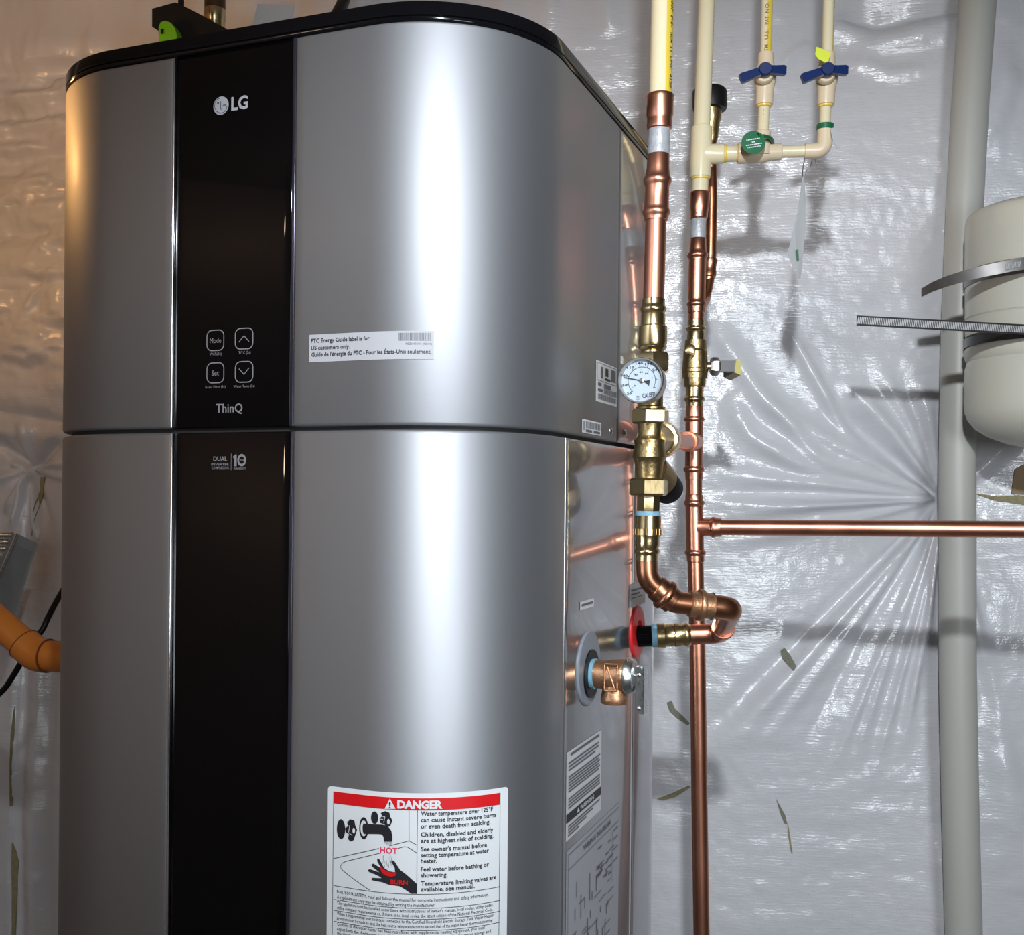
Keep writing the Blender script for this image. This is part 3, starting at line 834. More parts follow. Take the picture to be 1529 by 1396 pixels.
rd.poly([H(*hit(*c3(*p)), DO + 0.0004) for p in ((452, 672), (480, 702), (530, 722), (576, 724), (566, 748), (530, 756), (500, 748), (468, 730), (456, 706))][::-1])
htext_add(rd, 'BURN', c3(530, 0)[0], c3(658, 0)[0], c3(0, 811)[1], 6.6, DO + 0.0005, 0.02)
build('burn_marking', rd, PRINTR, danger, smooth=False)

# stickers on the side
def sticker(name, x0, x1, y0, y1, m, label, off=0.0005):
    mb = MB(); s0, zt = hit(x0, y0); s1 = hit(x1, y0)[0]; zb = hit(x0, y1)[1]
    mb.patch([[H(s, z, off) for s in srange(s0, s1, 6)] for z in (zt, zb)])
    o = build(name, mb, m, heater, smooth=False, label=label)
    U = lambda u: s0 + (s1 - s0) * u
    Vz = lambda v: zt + (zb - zt) * v
    return o, U, Vz

o, U, Vz = sticker('rating_sticker', 889.5, 920.8, 537, 598.5, LABELG, 'grey rating sticker with barcodes')
t = MB(); K = 0.0010
def rect(u0, u1, v0, v1, tt=None): srect(tt or t, U(u0), U(u1), Vz(v0), Vz(v1), K, 1)
for (u0, u1, v0, v1) in ((.04, .97, .04, .05), (.04, .97, .47, .48), (.04, .05, .04, .48), (.96, .97, .04, .48), (.22, .30, .12, .40), (.70, .92, .10, .40),
                         (.08, .24, .53, .60), (.36, .68, .53, .62), (.08, .30, .68, .74)):
    rect(u0, u1, v0, v1)
for v0, v1, a, b in ((.64, .77, .36, .95), (.80, .93, .10, .95)):
    u = a
    while u < b:
        q = random.choice((.012, .02, .03)); rect(u, u + q, v0, v1); u += q + random.choice((.01, .018))
build('print', t, PRINTD, o, smooth=False)
t = MB(); rect(.42, .56, .12, .32); rect(.40, .66, .37, .42)
build('print', t, PRINTK, o, smooth=False)
o, U, Vz = sticker('barcode_sticker', 868.5, 897, 625, 645.5, LABELW, 'small white barcode sticker near the joint')
t = MB(); u = .18
while u < .92:
    q = random.choice((.015, .025, .04)); rect(u, u + q, .12, .62); u += q + random.choice((.015, .025))
for a, b in ((.18, .5), (.58, .92)): rect(a, b, .72, .9)
rect(.06, .10, .15, .8)
build('print', t, PRINTD, o, smooth=False)
o, U, Vz = sticker('information_label', 845.2, 897.3, 1124.5, 1256, LABELG, 'white information label with dark warning band')
t = MB()
rows = [(.03, .06, .10, .92), (.12, .14, .05, .9), (.16, .18, .05, .9), (.20, .22, .05, .8)] + [(.28 + .033 * i, .298 + .033 * i, .05, .95 - .04 * (i % 2)) for i in range(6)] + [(.53 + .034 * i, .548 + .034 * i, .05, .95) for i in range(4)] + [(.84 + .034 * i, .858 + .034 * i, .05, .95 - .2 * i) for i in range(4)]
for v0, v1, a, b in rows: rect(a, b, v0, v1)
build('text_lines', t, PRINTD, o, smooth=False)
t = MB(); rect(.0, .985, .70, .80); build('warning_band', t, PRINTK, o, smooth=False)
t = MB(); K = 0.0014
text_map(t, 'WARNING', lambda u, v: H(u, v, K), U(.36), U(.76), Vz(.775), (Vz(0.72) - Vz(.775)), 0.02, 1)
t.poly([H(U(a), Vz(b), K) for a, b in ((.27, .775), (.35, .775), (.31, .715))])
build('warning_lettering', t, LABELG, o, smooth=False)
K = 0.0012
o, U, Vz = sticker('wiring_label', 845.2, 923.5, 1272, 1560, FILMLAB, 'pale wiring diagram label', off=0.0003)
t = MB()
text_map(t, 'WIRING DIAGRAM', lambda u, v: H(u, v, K), U(.28), U(.80), Vz(.075), Vz(.05) - Vz(.075), 0.03, 1)
for (u0, u1, v0, v1) in ((.02, .98, .022, .025), (.02, .98, .10, .103), (.02, .025, .022, .7), (.84, .845, .13, .42), (.86, .97, .13, .135), (.86, .97, .18, .185), (.86, .97, .24, .245), (.86, .97, .31, .315)):
    rect(u0, u1, v0, v1)
for i in range(46):
    u0 = random.uniform(.08, .78); v0 = random.uniform(.2, .7)
    if random.random() < .5: rect(u0, u0 + random.uniform(.05, .2), v0, v0 + .004)
    else: rect(u0, u0 + .012, v0, v0 + random.uniform(.03, .16))
for i in range(16):
    u0 = random.uniform(.5, .78); v0 = random.uniform(.14, .45); rect(u0, u0 + random.uniform(.04, .09), v0, v0 + .008)
build('diagram', t, PRINTD, o, smooth=False)
o, U, Vz = sticker('paper_sticker', 865.5, 886, 899, 911.5, LABELG, 'tiny white sticker above the grey ring')
t = MB(); rect(.08, .9, .3, .55); build('print', t, PRINTD, o, smooth=False)
o, U, Vz = sticker('paper_sticker', 939.2, 963, 873, 908, LABELG, 'white sticker above the red ring')
t = MB(); rect(.1, .8, .25, .32); rect(.1, .6, .42, .5); rect(.1, .8, .6, .64); build('print', t, PRINTD, o, smooth=False)
for (x, y) in ((911.8, 643.5), (932, 646.5)):
    s, z = hit(x, y); p = H(s, z, -0.001); n = H(s, z, 1) - H(s, z, 0)
    build('screw', MB().lathe(p, n, [(0, .0042), (.0015, .0042), (.003, .003), (.0036, .001)], 16), CHROME, heater)

# port rings
def port_ring(name, px, py, npx, m, label):
    s, z = hit(px, py); n = (H(s, z, 1) - H(s, z, 0)).normalized(); p = H(s, z, -0.001)
    r = hz_of(px, py, npx) / 2
    build(name, MB().lathe(p, n, [(0, r), (.002, r), (.0034, r - .0015), (.0042, r * .6), (.0042, r * .45), (0, r * .45)], 48, (False, False)), m, heater, label=label)
    return p, n, r
tp_p, tp_n, tp_r = port_ring('port_ring', 878, 997, 112, GREYRING, 'grey port ring around the relief valve')
ho_p, ho_n, ho_r = port_ring('port_ring', 951, 943, 78, RED, 'red port ring around the hot outlet')

# ------------------------------------------------------------------ relief valve
rv = thing('relief_valve', 'bronze relief valve with zinc lever on grey ring of heater', 'valve', tp_p)
n = tp_n; c = tp_p - Vector((0, 0, 0.006))
build('port_sleeve', MB().lathe(c, n, [(-.002, .026), (.006, .026), (.006, .0155)], 32, (True, False)), BLKMATTE, rv)
build('thread_tape', MB().lathe(c, n, [(.002, .0158), (.010, .0165), (.0105, .0145)], 32), BLUETAPE, rv)
vb = build('valve_body', MB().lathe(c, n, [(.008, .0150), (.016, .0155), (.020, .0150), (.024, .0165), (.040, .0178), (.044, .0175), (.046, .016)], 36), BRONZE, rv)
ctr = c + n * .031
build('outlet_spout', MB().lathe(ctr, (0, 0, -1), [(0, .0135), (.018, .0135), (.022, .0148), (.028, .0148), (.030, .014), (.030, .011), (.018, .011)], 32, (False, True)), BRONZE, rv)
tocam = Vector((-ctr.x, -ctr.y, 0)).normalized()
sidev = n.cross(Vector((0, 0, 1))).normalized()
if sidev.dot(tocam) < 0: sidev = -sidev
bx = c + n * .0315 + sidev * .0165
rl = MB()
for k, (a, b, cc, dd) in enumerate(((-.007, .014, .007, .014), (-.007, -.014, .007, -.014), (-.007, -.014, -.007, .014), (.007, -.014, .007, .014), (-.004, .011, .004, -.011))):
    p0 = bx + n * a + Vector((0, 0, b)); p1 = bx + n * cc + Vector((0, 0, dd)); rl.tube([p0, p1], .0009, 6)
build('cast_mark', rl, BRONZE, vb)
bon = build('bonnet', MB().lathe(c, n, [(.043, .0178), (.0445, .0200), (.048, .0198), (.053, .0165), (.0545, .0105), (.058, .007)], 36), CHROME, rv)
lv = c + n * .0565
lever = MB()
for sg in (-1, 1):
    q = lv + sidev * (sg * .0065)
    lever.prism([q + n * a + Vector((0, 0, b)) for a, b in ((-.005, .010), (.004, .012), (.009, .004), (.008, -.038), (.001, -.038), (-.001, -.010))], sidev * (sg * .0014))
lever.box(lv + n * .008 + Vector((0, 0, -.013)), n * .0007, sidev * .0079, Vector((0, 0, .025)))
lo_ = build('lever', lever, CHROME, rv)
rvt = MB()
for z in (.003, -.032):
    rvt = MB(); rvt.lathe(lv + n * .003 + Vector((0, 0, z)) + sidev * .0075, sidev, [(0, .0022), (.001, .0022), (.0018, .001)], 12)
    build('rivet', rvt, STEEL, lo_)


# ------------------------------------------------------------------ pipe helpers
EX, EY = Vector((1, 0, 0)), Vector((0, 1, 0))

def column(axis, Y, prof, n=32, cap=(True, True), rot=0.0):
    """vertical turned piece; prof: (pixel row, diameter in pixels)"""
    return MB().rings([(P(lerp(axis, y), y, Y), EX, EY, w_ / 2 / F * Y) for y, w_ in prof], n, cap, rot)

def bead(y, w_, wb, h):
    return [(y - h, w_), (y - h * .6, w_ + (wb - w_) * .6), (y - h * .25, wb), (y + h * .25, wb), (y + h * .6, w_ + (wb - w_) * .6), (y + h, w_)]

def dirpath(a, b):
    d = b - a; return d.normalized(), d.length

# ------------------------------------------------------------------ hot riser (left)
YL = 1.22
AXL = [(-60, 990.5), (0, 989), (143, 986), (210, 984), (330, 979.5), (447, 976), (500, 975), (560, 973), (625, 971), (730, 968.5), (800, 967), (838, 965.7), (880, 965.7)]
hr = thing('hot_water_riser', 'thick cream plastic riser reduced to bright copper beside the heater', 'pipe', P(978, 400, YL))
pp = build('plastic_pipe', column(AXL, YL, [(-400, 33), (-60, 33), (0, 33), (143, 33), (150, 33)]), CPVC, hr, label='cream plastic pipe with yellow stripe')
st = MB()
def cyl(axis, Y, wpx, y, ang, extra=0.0003):
    r = wpx / 2 / F * Y + extra
    c = P(lerp(axis, y), y, Y)
    return c + EX * (r * math.cos(ang)) + EY * (r * math.sin(ang))
st.patch([[cyl(AXL, YL, 33, y, a) for a in np.linspace(math.radians(-72), math.radians(8), 12)] for y in (-120, 0, 70, 142)])
build('printed_stripe', st, YELLOW, pp, smooth=False)
def pipe_text(mb, s, axis, Y, wpx, y0, y1, ang, cap_ang, down=True, off=0.0):
    """lettering along a vertical pipe; down: reads from top to bottom"""
    def fn(u, v):
        return cyl(axis, Y, wpx, u, ang + (v if down else -v), 0.0006)
    if down: text_map(mb, s, fn, y0, y1, 0.0, cap_ang, off, 2)
    else: text_map(mb, s, fn, y1, y0, 0.0, cap_ang, off, 2)
tx = MB()
for s, y0, y1 in (('100F', 1, 22), ('F4-', 28, 46), ('NOM', 53, 68), ('11', 74, 81), ('CPVC', 88, 108), ('4120-', 114, 138)):
    pipe_text(tx, s, AXL, YL, 33, y0, y1, math.radians(-48), math.radians(20), True, 0.02)
build('lettering', tx, INK, pp, smooth=False)
build('copper_adapter', column(AXL, YL, [(141, 34), (142, 39), (144, 41), (148, 40), (172, 40), (176, 37.5), (180, 37), (188, 38), (192, 37), (194, 32)], 40), COPPER, hr)
build('thread_tape', column(AXL, YL, [(190, 31), (192, 33), (200, 32), (208, 33), (216, 32), (224, 33.5), (232, 32), (234, 30)], 32), TAPE, hr, label='crumpled grey thread tape')
build('press_coupling', column(AXL, YL, [(230, 31), (232, 33), (252, 34), (258, 36)] + bead(270, 37, 42, 7) + [(278, 36), (300, 36), (308, 37)] + bead(317, 37, 41, 6) + [(324, 36), (329, 35.5), (330, 31)], 40), COPPER, hr)
build('copper_pipe', column(AXL, YL, [(326, 31.5), (380, 31.5), (450, 31.5)], 32), COPPER, hr)
build('brass_adapter', column(AXL, YL, [(446, 31), (447, 34), (454, 34)] + bead(462, 34, 39, 6) + [(470, 36), (486, 36), (488, 42), (512, 43), (516, 41), (518, 43), (521, 41), (524, 34), (534, 34)], 40), BRASS, hr)

# ------------------------------------------------------------------ mixing valve with thermometer
mv = thing('mixing_valve', 'brass thermostatic mixing valve with round thermometer on the hot riser', 'valve', P(971, 660, YL))
def hexnut(axis, Y, y0, y1, w_, rot):
    return column(axis, Y, [(y0, w_ * .9), (y0 + (y1 - y0) * .12, w_), (y1 - (y1 - y0) * .12, w_), (y1, w_ * .9)], 6, (True, True), rot)
AXH = [(500, 977), (560, 976), (600, 973)]
build('union_nut', hexnut(AXH, YL, 527, 556, 50, 0.35), BRASS, mv)
build('upper_tailpiece', column(AXL, YL, [(550, 36), (590, 36), (606, 37), (608, 44), (612, 44)], 36), BRASSD, mv)
build('union_nut', hexnut(AXL, YL, 611, 633, 57, 0.16), BRASS, mv)
vb = build('valve_body', column(AXL, YL, [(630, 40), (636, 38), (642, 36), (650, 36), (654, 40), (657, 46), (660, 46), (664, 44), (672, 48), (680, 51), (683, 52), (686, 48), (694, 43), (704, 40), (711, 38), (716, 36)], 44), BRASSD, mv)
build('union_nut', hexnut(AXL, YL, 714, 740, 60, 0.20), BRASS, mv)
build('hex_nipple', column(AXL, YL, [(736, 33), (742, 36), (760, 36), (766, 34), (770, 32)], 8, (True, True), 0.3), BRASS, mv)
# cap of the adjuster, behind the lower nut on the right
ca = P(972, 700, YL + 0.012); cb = P(999, 732, YL + 0.055); d_, l_ = dirpath(ca, cb)
build('adjuster_housing', MB().lathe(ca, d_, [(0, .019), (l_ * .55, .0195), (l_ * .6, .017)], 32), BRASSD, mv)
build('adjuster_cap', MB().lathe(ca, d_, [(l_ * .58, .0175), (l_ * .62, .0185), (l_ * 1.0, .0175), (l_ * 1.04, .015)], 32), BLKMATTE, mv, label='black adjuster cap')
# cold inlet towards the rear riser
YR = 1.50
pa = P(972, 655, YL); pb = P(1036, 660, YR); d_, l_ = dirpath(pa, pb)
build('inlet_neck', MB().lathe(pa, d_, [(.0, .0165), (.040, .0165), (.052, .0175)], 32), BRASSD, mv)
build('inlet_nut', MB().lathe(pa, d_, [(.050, .0155), (.052, .0205), (.058, .0215), (.066, .0215), (.070, .0205), (.086, .0185), (.104, .0165), (.108, .0135)], 36), BRASS, mv)
# thermometer
GC = P(957.2, 568.0, 1.163); gn = Vector((-.34, -.935, .03)).normalized()
gx = Vector((0, 0, 1)).cross(-gn).normalized() * -1
gx = gn.cross(Vector((0, 0, 1))).normalized() * -1
gup = gx.cross(gn).normalized()
if gx.x < 0: gx = -gx
if gup.z < 0: gup = -gup
GR = 0.0246
th = build('thermometer_case', MB().lathe(GC - gn * .020, gn, [(0, GR * .94), (.012, GR * .96), (.0165, GR * .97), (.018, GR), (.0215, GR), (.0228, GR * .97), (.0228, GR * .91), (.0165, GR * .89)], 56, (True, False)), STEEL, mv, label='steel thermometer case')
build('stem', MB().lathe(GC - gn * .055, gn, [(0, .007), (.036, .007)], 20), BRASSD, th)
build('dial', MB().lathe(GC - gn * .020, gn, [(.0160, GR * .91), (.0164, GR * .91)], 48), DIAL, th)
g = lambda x, y, o=.0: GC - gn * .0032 + gn * o + gx * (x * GR) + gup * (y * GR)
dm = MB()
def dline(pts, wd, o=0.0):
    for (a, b) in zip(pts, pts[1:]):
        dx, dy = b[0] - a[0], b[1] - a[1]; l = math.hypot(dx, dy) or 1; nx, ny = -dy / l * wd, dx / l * wd
        dm.poly([g(a[0] + nx, a[1] + ny, o), g(b[0] + nx, b[1] + ny, o), g(b[0] - nx, b[1] - ny, o), g(a[0] - nx, a[1] - ny, o)])
dline([(.60 * math.cos(t), .60 * math.sin(t)) for t in np.radians(np.linspace(230, -32, 48))], .011)
for i, a in enumerate(np.linspace(225, -27, 9)):
    t = math.radians(a); dline([(.60 * math.cos(t), .60 * math.sin(t)), (.68 * math.cos(t), .70 * math.sin(t))], .013)
    u, v = .77 * math.cos(t), .77 * math.sin(t)
    lab = ('20', '50', '80', '110', '140', '170', '200', '230', '260')[i]
    if i in (0, 1, 2, 3, 4, 5, 6):
        wd = .055 * len(lab)
        text_map(dm, lab, lambda a_, b_, U0=u, V0=v: g(U0 + a_, V0 + b_), -wd, wd, -.045, .10, 0.03, 1)
for i, a in enumerate(np.linspace(215, 15, 6)):
    t = math.radians(a); dline([(.46 * math.cos(t), .46 * math.sin(t)), (.51 * math.cos(t), .51 * math.sin(t))], .007)
    lab = ('0', '20', '40', '60', '80', '100')[i]; u, v = .37 * math.cos(t), .37 * math.sin(t)
    if i in (0, 2, 3, 4):
        text_map(dm, lab, lambda a_, b_, U0=u, V0=v: g(U0 + a_, V0 + b_), -.04 * len(lab), .04 * len(lab), -.035, .08, 0.02, 1)
text_map(dm, 'CALEFFI', lambda a_, b_: g(a_ * math.cos(.12) - (b_) * math.sin(.12), b_ * math.cos(.12) + a_ * math.sin(.12)), -.04, .52, -.74, .17, 0.03, 2)
dline([(-.16 + .085 * math.cos(t), -.735 + .085 * math.sin(t)) for t in np.linspace(0, 2 * math.pi, 20)], .008)
dline([(-.20, -.735), (-.15, -.70), (-.13, -.76)], .008)
build('dial_print', dm, PRINTK, th, smooth=False)
dm = MB()
dline([(-.76, .16), (0, 0)], .018, .0012)
dm.poly([g(*p, .0012) for p in ((0, .035), (.18, -.01), (.38, .03), (.34, -.22), (.16, -.07), (0, -.035))])
build('needle', dm, PRINTK, th, smooth=False)
build('needle_hub', MB().lathe(g(0, 0), gn, [(0, .0026), (.0016, .0026), (.002, .0018)], 20), STEEL, th)
# clear cover: mostly transparent, a little mirror reflection
gm = bpy.data.materials.new('clear_dial_glass'); gm.use_nodes = True
N_ = gm.node_tree.nodes; L_ = gm.node_tree.links; N_.remove(N_['Principled BSDF'])
tr = N_.new('ShaderNodeBsdfTransparent'); gl = N_.new('ShaderNodeBsdfGlossy'); gl.inputs['Roughness'].default_value = 0.02
fz = N_.new('ShaderNodeFresnel'); fz.inputs['IOR'].default_value = 1.3; ms = N_.new('ShaderNodeMixShader')
L_.new(fz.outputs[0], ms.inputs[0]); L_.new(tr.outputs[0], ms.inputs[1]); L_.new(gl.outputs[0], ms.inputs[2]); L_.new(ms.outputs[0], N_['Material Output'].inputs['Surface'])
build('cover_glass', MB().lathe(GC, gn, [(.0002, GR * .90), (.0006, GR * .90)], 48), gm, th)

# ------------------------------------------------------------------ hot outlet loop
hl = thing('hot_outlet_pipe', 'looping copper elbows from red ring up to brass mixing valve', 'pipe', ho_p)
YD = 1.235
e0 = P(1076, 946, 1.372); o0 = Vector(ho_p)
o0 = H(*hit(951, 950), 0.0006)
dn, ln = dirpath(o0, e0)
build('dip_nipple', MB().lathe(o0, dn, [(0, .0135), (.021, .0135)], 28), BLKGLOSS, hl, label='black plastic lined nipple')
build('thread_tape', MB().lathe(o0, dn, [(.018, .0142), (.026, .0145), (.027, .012)], 28), BLUETAPE, hl, label='blue thread tape')
build('brass_adapter', MB().lathe(o0, dn, [(.024, .0135), (.025, .0158), (.034, .0158), (.036, .0142), (.046, .014), (.047, .0150), (.056, .0135), (.060, .0150), (.063, .0150), (.066, .0128), (.068, .0118)], 8 * 4), BRASS, hl)
A0 = P(965.7, 836, YL); A1 = P(966.5, 866, YL); A2 = P(1006, 899, YL + .004); A3 = P(1092, 908, YD)
path = fillet([A0, A1, A2, A3, e0], [.020, .022, .028], 10)
rP = 0.0119
# elbow, coupling and return bend as separate lengths
def between(a, b, m=12):
    return [a + (b - a) * i / m for i in range(m + 1)]
f1 = fillet([A0, A1, A1 + (A2 - A1) * .62], [.022], 10)
build('street_elbow', MB().tube(f1, rP * 1.02, 28), COPPERD, hl, label='tarnished copper elbow')
dA, lA = dirpath(A1, A2)
build('press_coupling', MB().lathe(A1 + dA * (lA * .30), dA, [(0, rP * 1.1), (.002, rP * 1.22), (.010, rP * 1.25), (.012, rP * 1.45), (.0145, rP * 1.5), (.017, rP * 1.45), (.019, rP * 1.25), (.026, rP * 1.22), (.027, rP * 1.05)], 32), COPPERD, hl)
f2 = fillet([A1 + (A2 - A1) * .62, A2, A2 + (A3 - A2) * .62], [.024], 10)
build('street_elbow', MB().tube(f2, rP * 1.04, 28), COPPERD, hl, label='tarnished copper elbow')
dB, lB = dirpath(A2, A3)
build('press_collar', MB().lathe(A2 + dB * (lB * .26), dB, [(0, rP * 1.06), (.001, rP * 1.2), (.010, rP * 1.2), (.011, rP * 1.46), (.0135, rP * 1.52), (.016, rP * 1.46), (.017, rP * 1.2), (.026, rP * 1.2), (.027, rP * 1.3), (.029, rP * 1.06)], 32), BRONZE, hl)
f3 = fillet([A2 + (A3 - A2) * .55, A3, A3 + (e0 - A3) * .42], [.027], 12)
build('return_elbow', MB().tube(f3, rP * 1.1, 30), COPPERD, hl)
build('pipe_stub', MB().tube(between(A3 + (e0 - A3) * .36, A3 + (e0 - A3) * .9, 4), rP * .98, 26), COPPER, hl)
f4 = fillet([e0 + (A3 - e0) * .26, e0 + (A3 - e0) * .0, o0 + (e0 - o0) * .50], [.020], 12)
build('tank_elbow', MB().tube(f4, rP * 1.06, 30), COPPER, hl)
build('elbow_rim', MB().lathe(e0 + (A3 - e0) * .18, (A3 - e0), [(0, rP * 1.05), (.002, rP * 1.2), (.012, rP * 1.22), (.0135, rP * 1.16), (.0135, rP * 1.0)], 32, (False, False)), COPPER, hl)
build('thread_tape', column(AXL, YL, [(763, 34), (764, 37), (768, 37.5), (771, 37), (772, 34)], 32), BLUETAPE, hl, label='blue thread tape under the valve')
ba = build('brass_adapter', column(AXL, YL, [(769, 34), (770, 39), (788, 40), (789, 42), (799, 42), (800, 38), (806, 36), (812, 37), (818, 34)] + bead(823, 34, 38, 5) + [(829, 34), (837, 34), (838, 30)], 40), BRASS, hl)
kn = MB()
for k in range(20):
    t = 2 * math.pi * k / 20
    r0 = 41.5 / 2 / F * YL
    c = P(lerp(AXL, 794), 794, YL) + EX * r0 * math.cos(t) + EY * r0 * math.sin(t)
    rd_ = Vector((math.cos(t), math.sin(t), 0)); tg = Vector((-math.sin(t), math.cos(t), 0))
    kn.box(c, rd_ * .0008, tg * .0014, Vector((0, 0, .0034)))
build('knurling', kn, BRASS, ba)

# ------------------------------------------------------------------ cold riser (right)
AXR = [(-60, 1057.5), (0, 1055), (190, 1048), (260, 1046), (300, 1044.5), (345, 1042.5), (400, 1041), (454, 1040), (540, 1038), (600, 1037), (660, 1036.3), (700, 1036), (787, 1037), (850, 1039), (940, 1041), (1000, 1042), (1200, 1044.5), (1396, 1047.5), (1900, 1054)]
cr = thing('cold_water_riser', 'tall copper riser with cream plastic top and tee fittings near the film wall', 'pipe', P(1040, 500, YR))
pp = build('plastic_pipe', column(AXR, YR, [(-330, 24), (-60, 24), (0, 24), (190, 24.5), (200, 24.5)]), CPVC, cr)
tx = MB()
for k in range(26):
    y = 4 + k * 6.9
    pipe_text(tx, '-', AXR, YR, 24, y, y + 4.5, math.radians(-30), math.radians(22), True, 0.02)
build('edge_print', tx, INKB, pp, smooth=False)
tee = build('plastic_tee', column(AXR, YR, [(189, 27), (190, 30), (192, 30.5), (228, 31), (262, 30.5), (265, 30), (266, 27)], 36), CPVC, cr)
tc0 = P(1047.5, 230.5, YR); tc1 = P(1232, 224.5, 1.475); dT, lT = dirpath(tc0, tc1)
build('tee_branch', MB().lathe(tc0, dT, [(0, .0135), (.028, .0135), (.030, .0128), (.0305, .0118)], 36), CPVC, tee)
build('glue_ring', column(AXR, YR, [(264, 26), (265, 27.5), (268, 27), (269, 24)], 32), GLUE, tee)
build('plastic_stub', column(AXR, YR, [(262, 24), (290, 24)], 32), CPVC, cr)
build('copper_adapter', column(AXR, YR, [(286, 24), (287, 28), (289, 30), (312, 29), (316, 26.5), (322, 26.5), (326, 25.5), (328, 21)], 36), COPPER, cr)
tp = column(AXR, YR, [(326, 21), (328, 22.5), (338, 22), (348, 23.5), (356, 23), (358, 21)], 30)
build('thread_tape', tp, TAPE, cr, label='white thread tape with loose end')
build('press_coupling', column(AXR, YR, [(355, 21), (357, 24), (370, 25), (373, 26)] + bead(381, 26, 31, 5) + [(388, 26), (446, 25.5)] + bead(454, 25.5, 29, 4) + [(460, 25.5), (467, 25), (468, 22.5)], 36), COPPER, cr)
build('copper_pipe', column(AXR, YR, [(464, 23), (482, 23)], 28), COPPER, cr)
build('press_coupling', column(AXR, YR, [(604, 23), (607, 25.5), (618, 26)] + bead(626, 26, 30.5, 4) + [(632, 26), (690, 26)] + bead(701, 26, 31, 4.5) + [(708, 26), (716, 25.5), (717, 23)], 36), COPPER, cr)
pt = pb - d_ * .045
pa2 = P(972, 655, YL); dS, lS = dirpath(pa2, pb)
build('inlet_stub', MB().lathe(pa2, dS, [(.10, .0111), (lS - .02, .0111)], 28), COPPER, cr)
build('tee_cup', MB().lathe(pa2, dS, [(lS - .052, .0118), (lS - .052, .0130), (lS - .049, .0137), (lS - .030, .0135), (lS, .0132)], 32, (True, False)), COPPER, cr)
build('copper_pipe', column(AXR, YR, [(712, 24), (742, 24)], 28), COPPER, cr)
build('copper_tee', column(AXR, YR, [(738, 24), (740, 26), (746, 26)] + bead(751, 26, 30.5, 4.5) + [(758, 26), (816, 26)] + bead(825, 26, 31, 4.5) + [(832, 26), (838, 25.5), (839, 23.5)], 36), COPPER, cr)
build('copper_pipe', column(AXR, YR, [(834, 23.5), (940, 23.5), (1000, 23.5), (1200, 24), (1396, 24), (1900, 24)], 28), COPPER, cr, label='long bare copper pipe down to the floor')
# horizontal branch
cb_ = thing('copper_branch_pipe', 'level copper pipe running from tee across white drain pipe', 'pipe', P(1280, 789, 1.48))
b0 = P(1037, 787.3, YR); b1 = P(1640, 791.2, 1.375); dB2, lB2 = dirpath(b0, b1)
k_ = lambda px: (px - 1037) / (1640 - 1037) * lB2
build('tee_socket', MB().lathe(b0, dB2, [(.004, .0122), (k_(1062), .0122), (k_(1064), .0128), (k_(1066), .0142), (k_(1069), .0145), (k_(1072), .0130), (k_(1080), .0126), (k_(1081), .0112)], 32), COPPER, cb_)
build('copper_pipe', MB().tube([b0 + dB2 * k_(1076), b0 + dB2 * k_(1300), b1], .01075, 28), COPPER, cb_)

# ------------------------------------------------------------------ brass ball valve on the cold riser
bv = thing('brass_ball_valve', 'brass ball valve with drain cap and yellow-tipped lever on cold riser', 'valve', P(1038, 540, YR))
build('press_end', column(AXR, YR, [(477, 22), (478, 25), (486, 25)] + bead(491, 25, 30, 4) + [(497, 26), (509, 26.5)], 40), BRASS, bv)
build('valve_body', column(AXR, YR, [(507.5, 26), (508, 31), (521, 32.5), (522, 32), (525, 35), (550, 37.5), (551, 38.5), (556, 38.5), (557, 37.5), (565.5, 36.5), (566, 32), (575, 32), (578, 30), (579, 26)], 40), BRASSD, bv, sharp=20)
build('press_end', column(AXR, YR, [(577, 26.5), (588, 26)] + bead(596, 26, 30.5, 4) + [(602, 25.5), (608, 25), (609, 22)], 40), BRASS, bv)
dc = P(1033.2, 524, YR - .024)
build('drain_cap', MB().lathe(dc + Vector((0, .01, 0)), Vector((-.2, -1, .1)), [(0, .0055), (.010, .0055), (.0105, .0072), (.016, .0072), (.0168, .006)], 24), BRASS, bv)
sm0 = P(1054, 547, YR)
build('stem_neck', MB().lathe(sm0, (1, 0, -.01), [(-.004, .0062), (.010, .0058), (.012, .0062)], 24), BRASS, bv)
build('packing_nut', MB().lathe(sm0, (1, 0, -.01), [(.006, .0105), (.009, .0128), (.016, .0128), (.019, .009)], 6, rot=.5), STEEL, bv)
hd = MB(); h0 = sm0 + EX * .020
hd.box(h0 + EX * .007, EX * .009, EY * .0065, Vector((0, 0, .0075)))
hd.prism([h0 + EX * .016 + Vector((0, -.0065, .0075)), h0 + EX * .018 + Vector((0, -.0065, .0075)), h0 + EX * .018 + Vector((0, -.0065, -.0075)), h0 + EX * .016 + Vector((0, -.0065, -.0075))], EY * .07)
hdl = build('handle', hd, PLATE, bv)
gp = MB()
gp.prism([h0 + EX * .0165 + Vector((0, -.004, .0085)), h0 + EX * .020 + Vector((0, -.009, .0095)), h0 + EX * .027 + Vector((0, -.009, .003)), h0 + EX * .026 + Vector((0, -.009, -.0125)), h0 + EX * .0175 + Vector((0, -.006, -.0085))], EY * .07)
build('grip', gp, mat('dull_yellow_vinyl', (0.42, 0.36, 0.09), 0.4, 0.0, 0.1, 40), hdl, label='yellow vinyl grip')

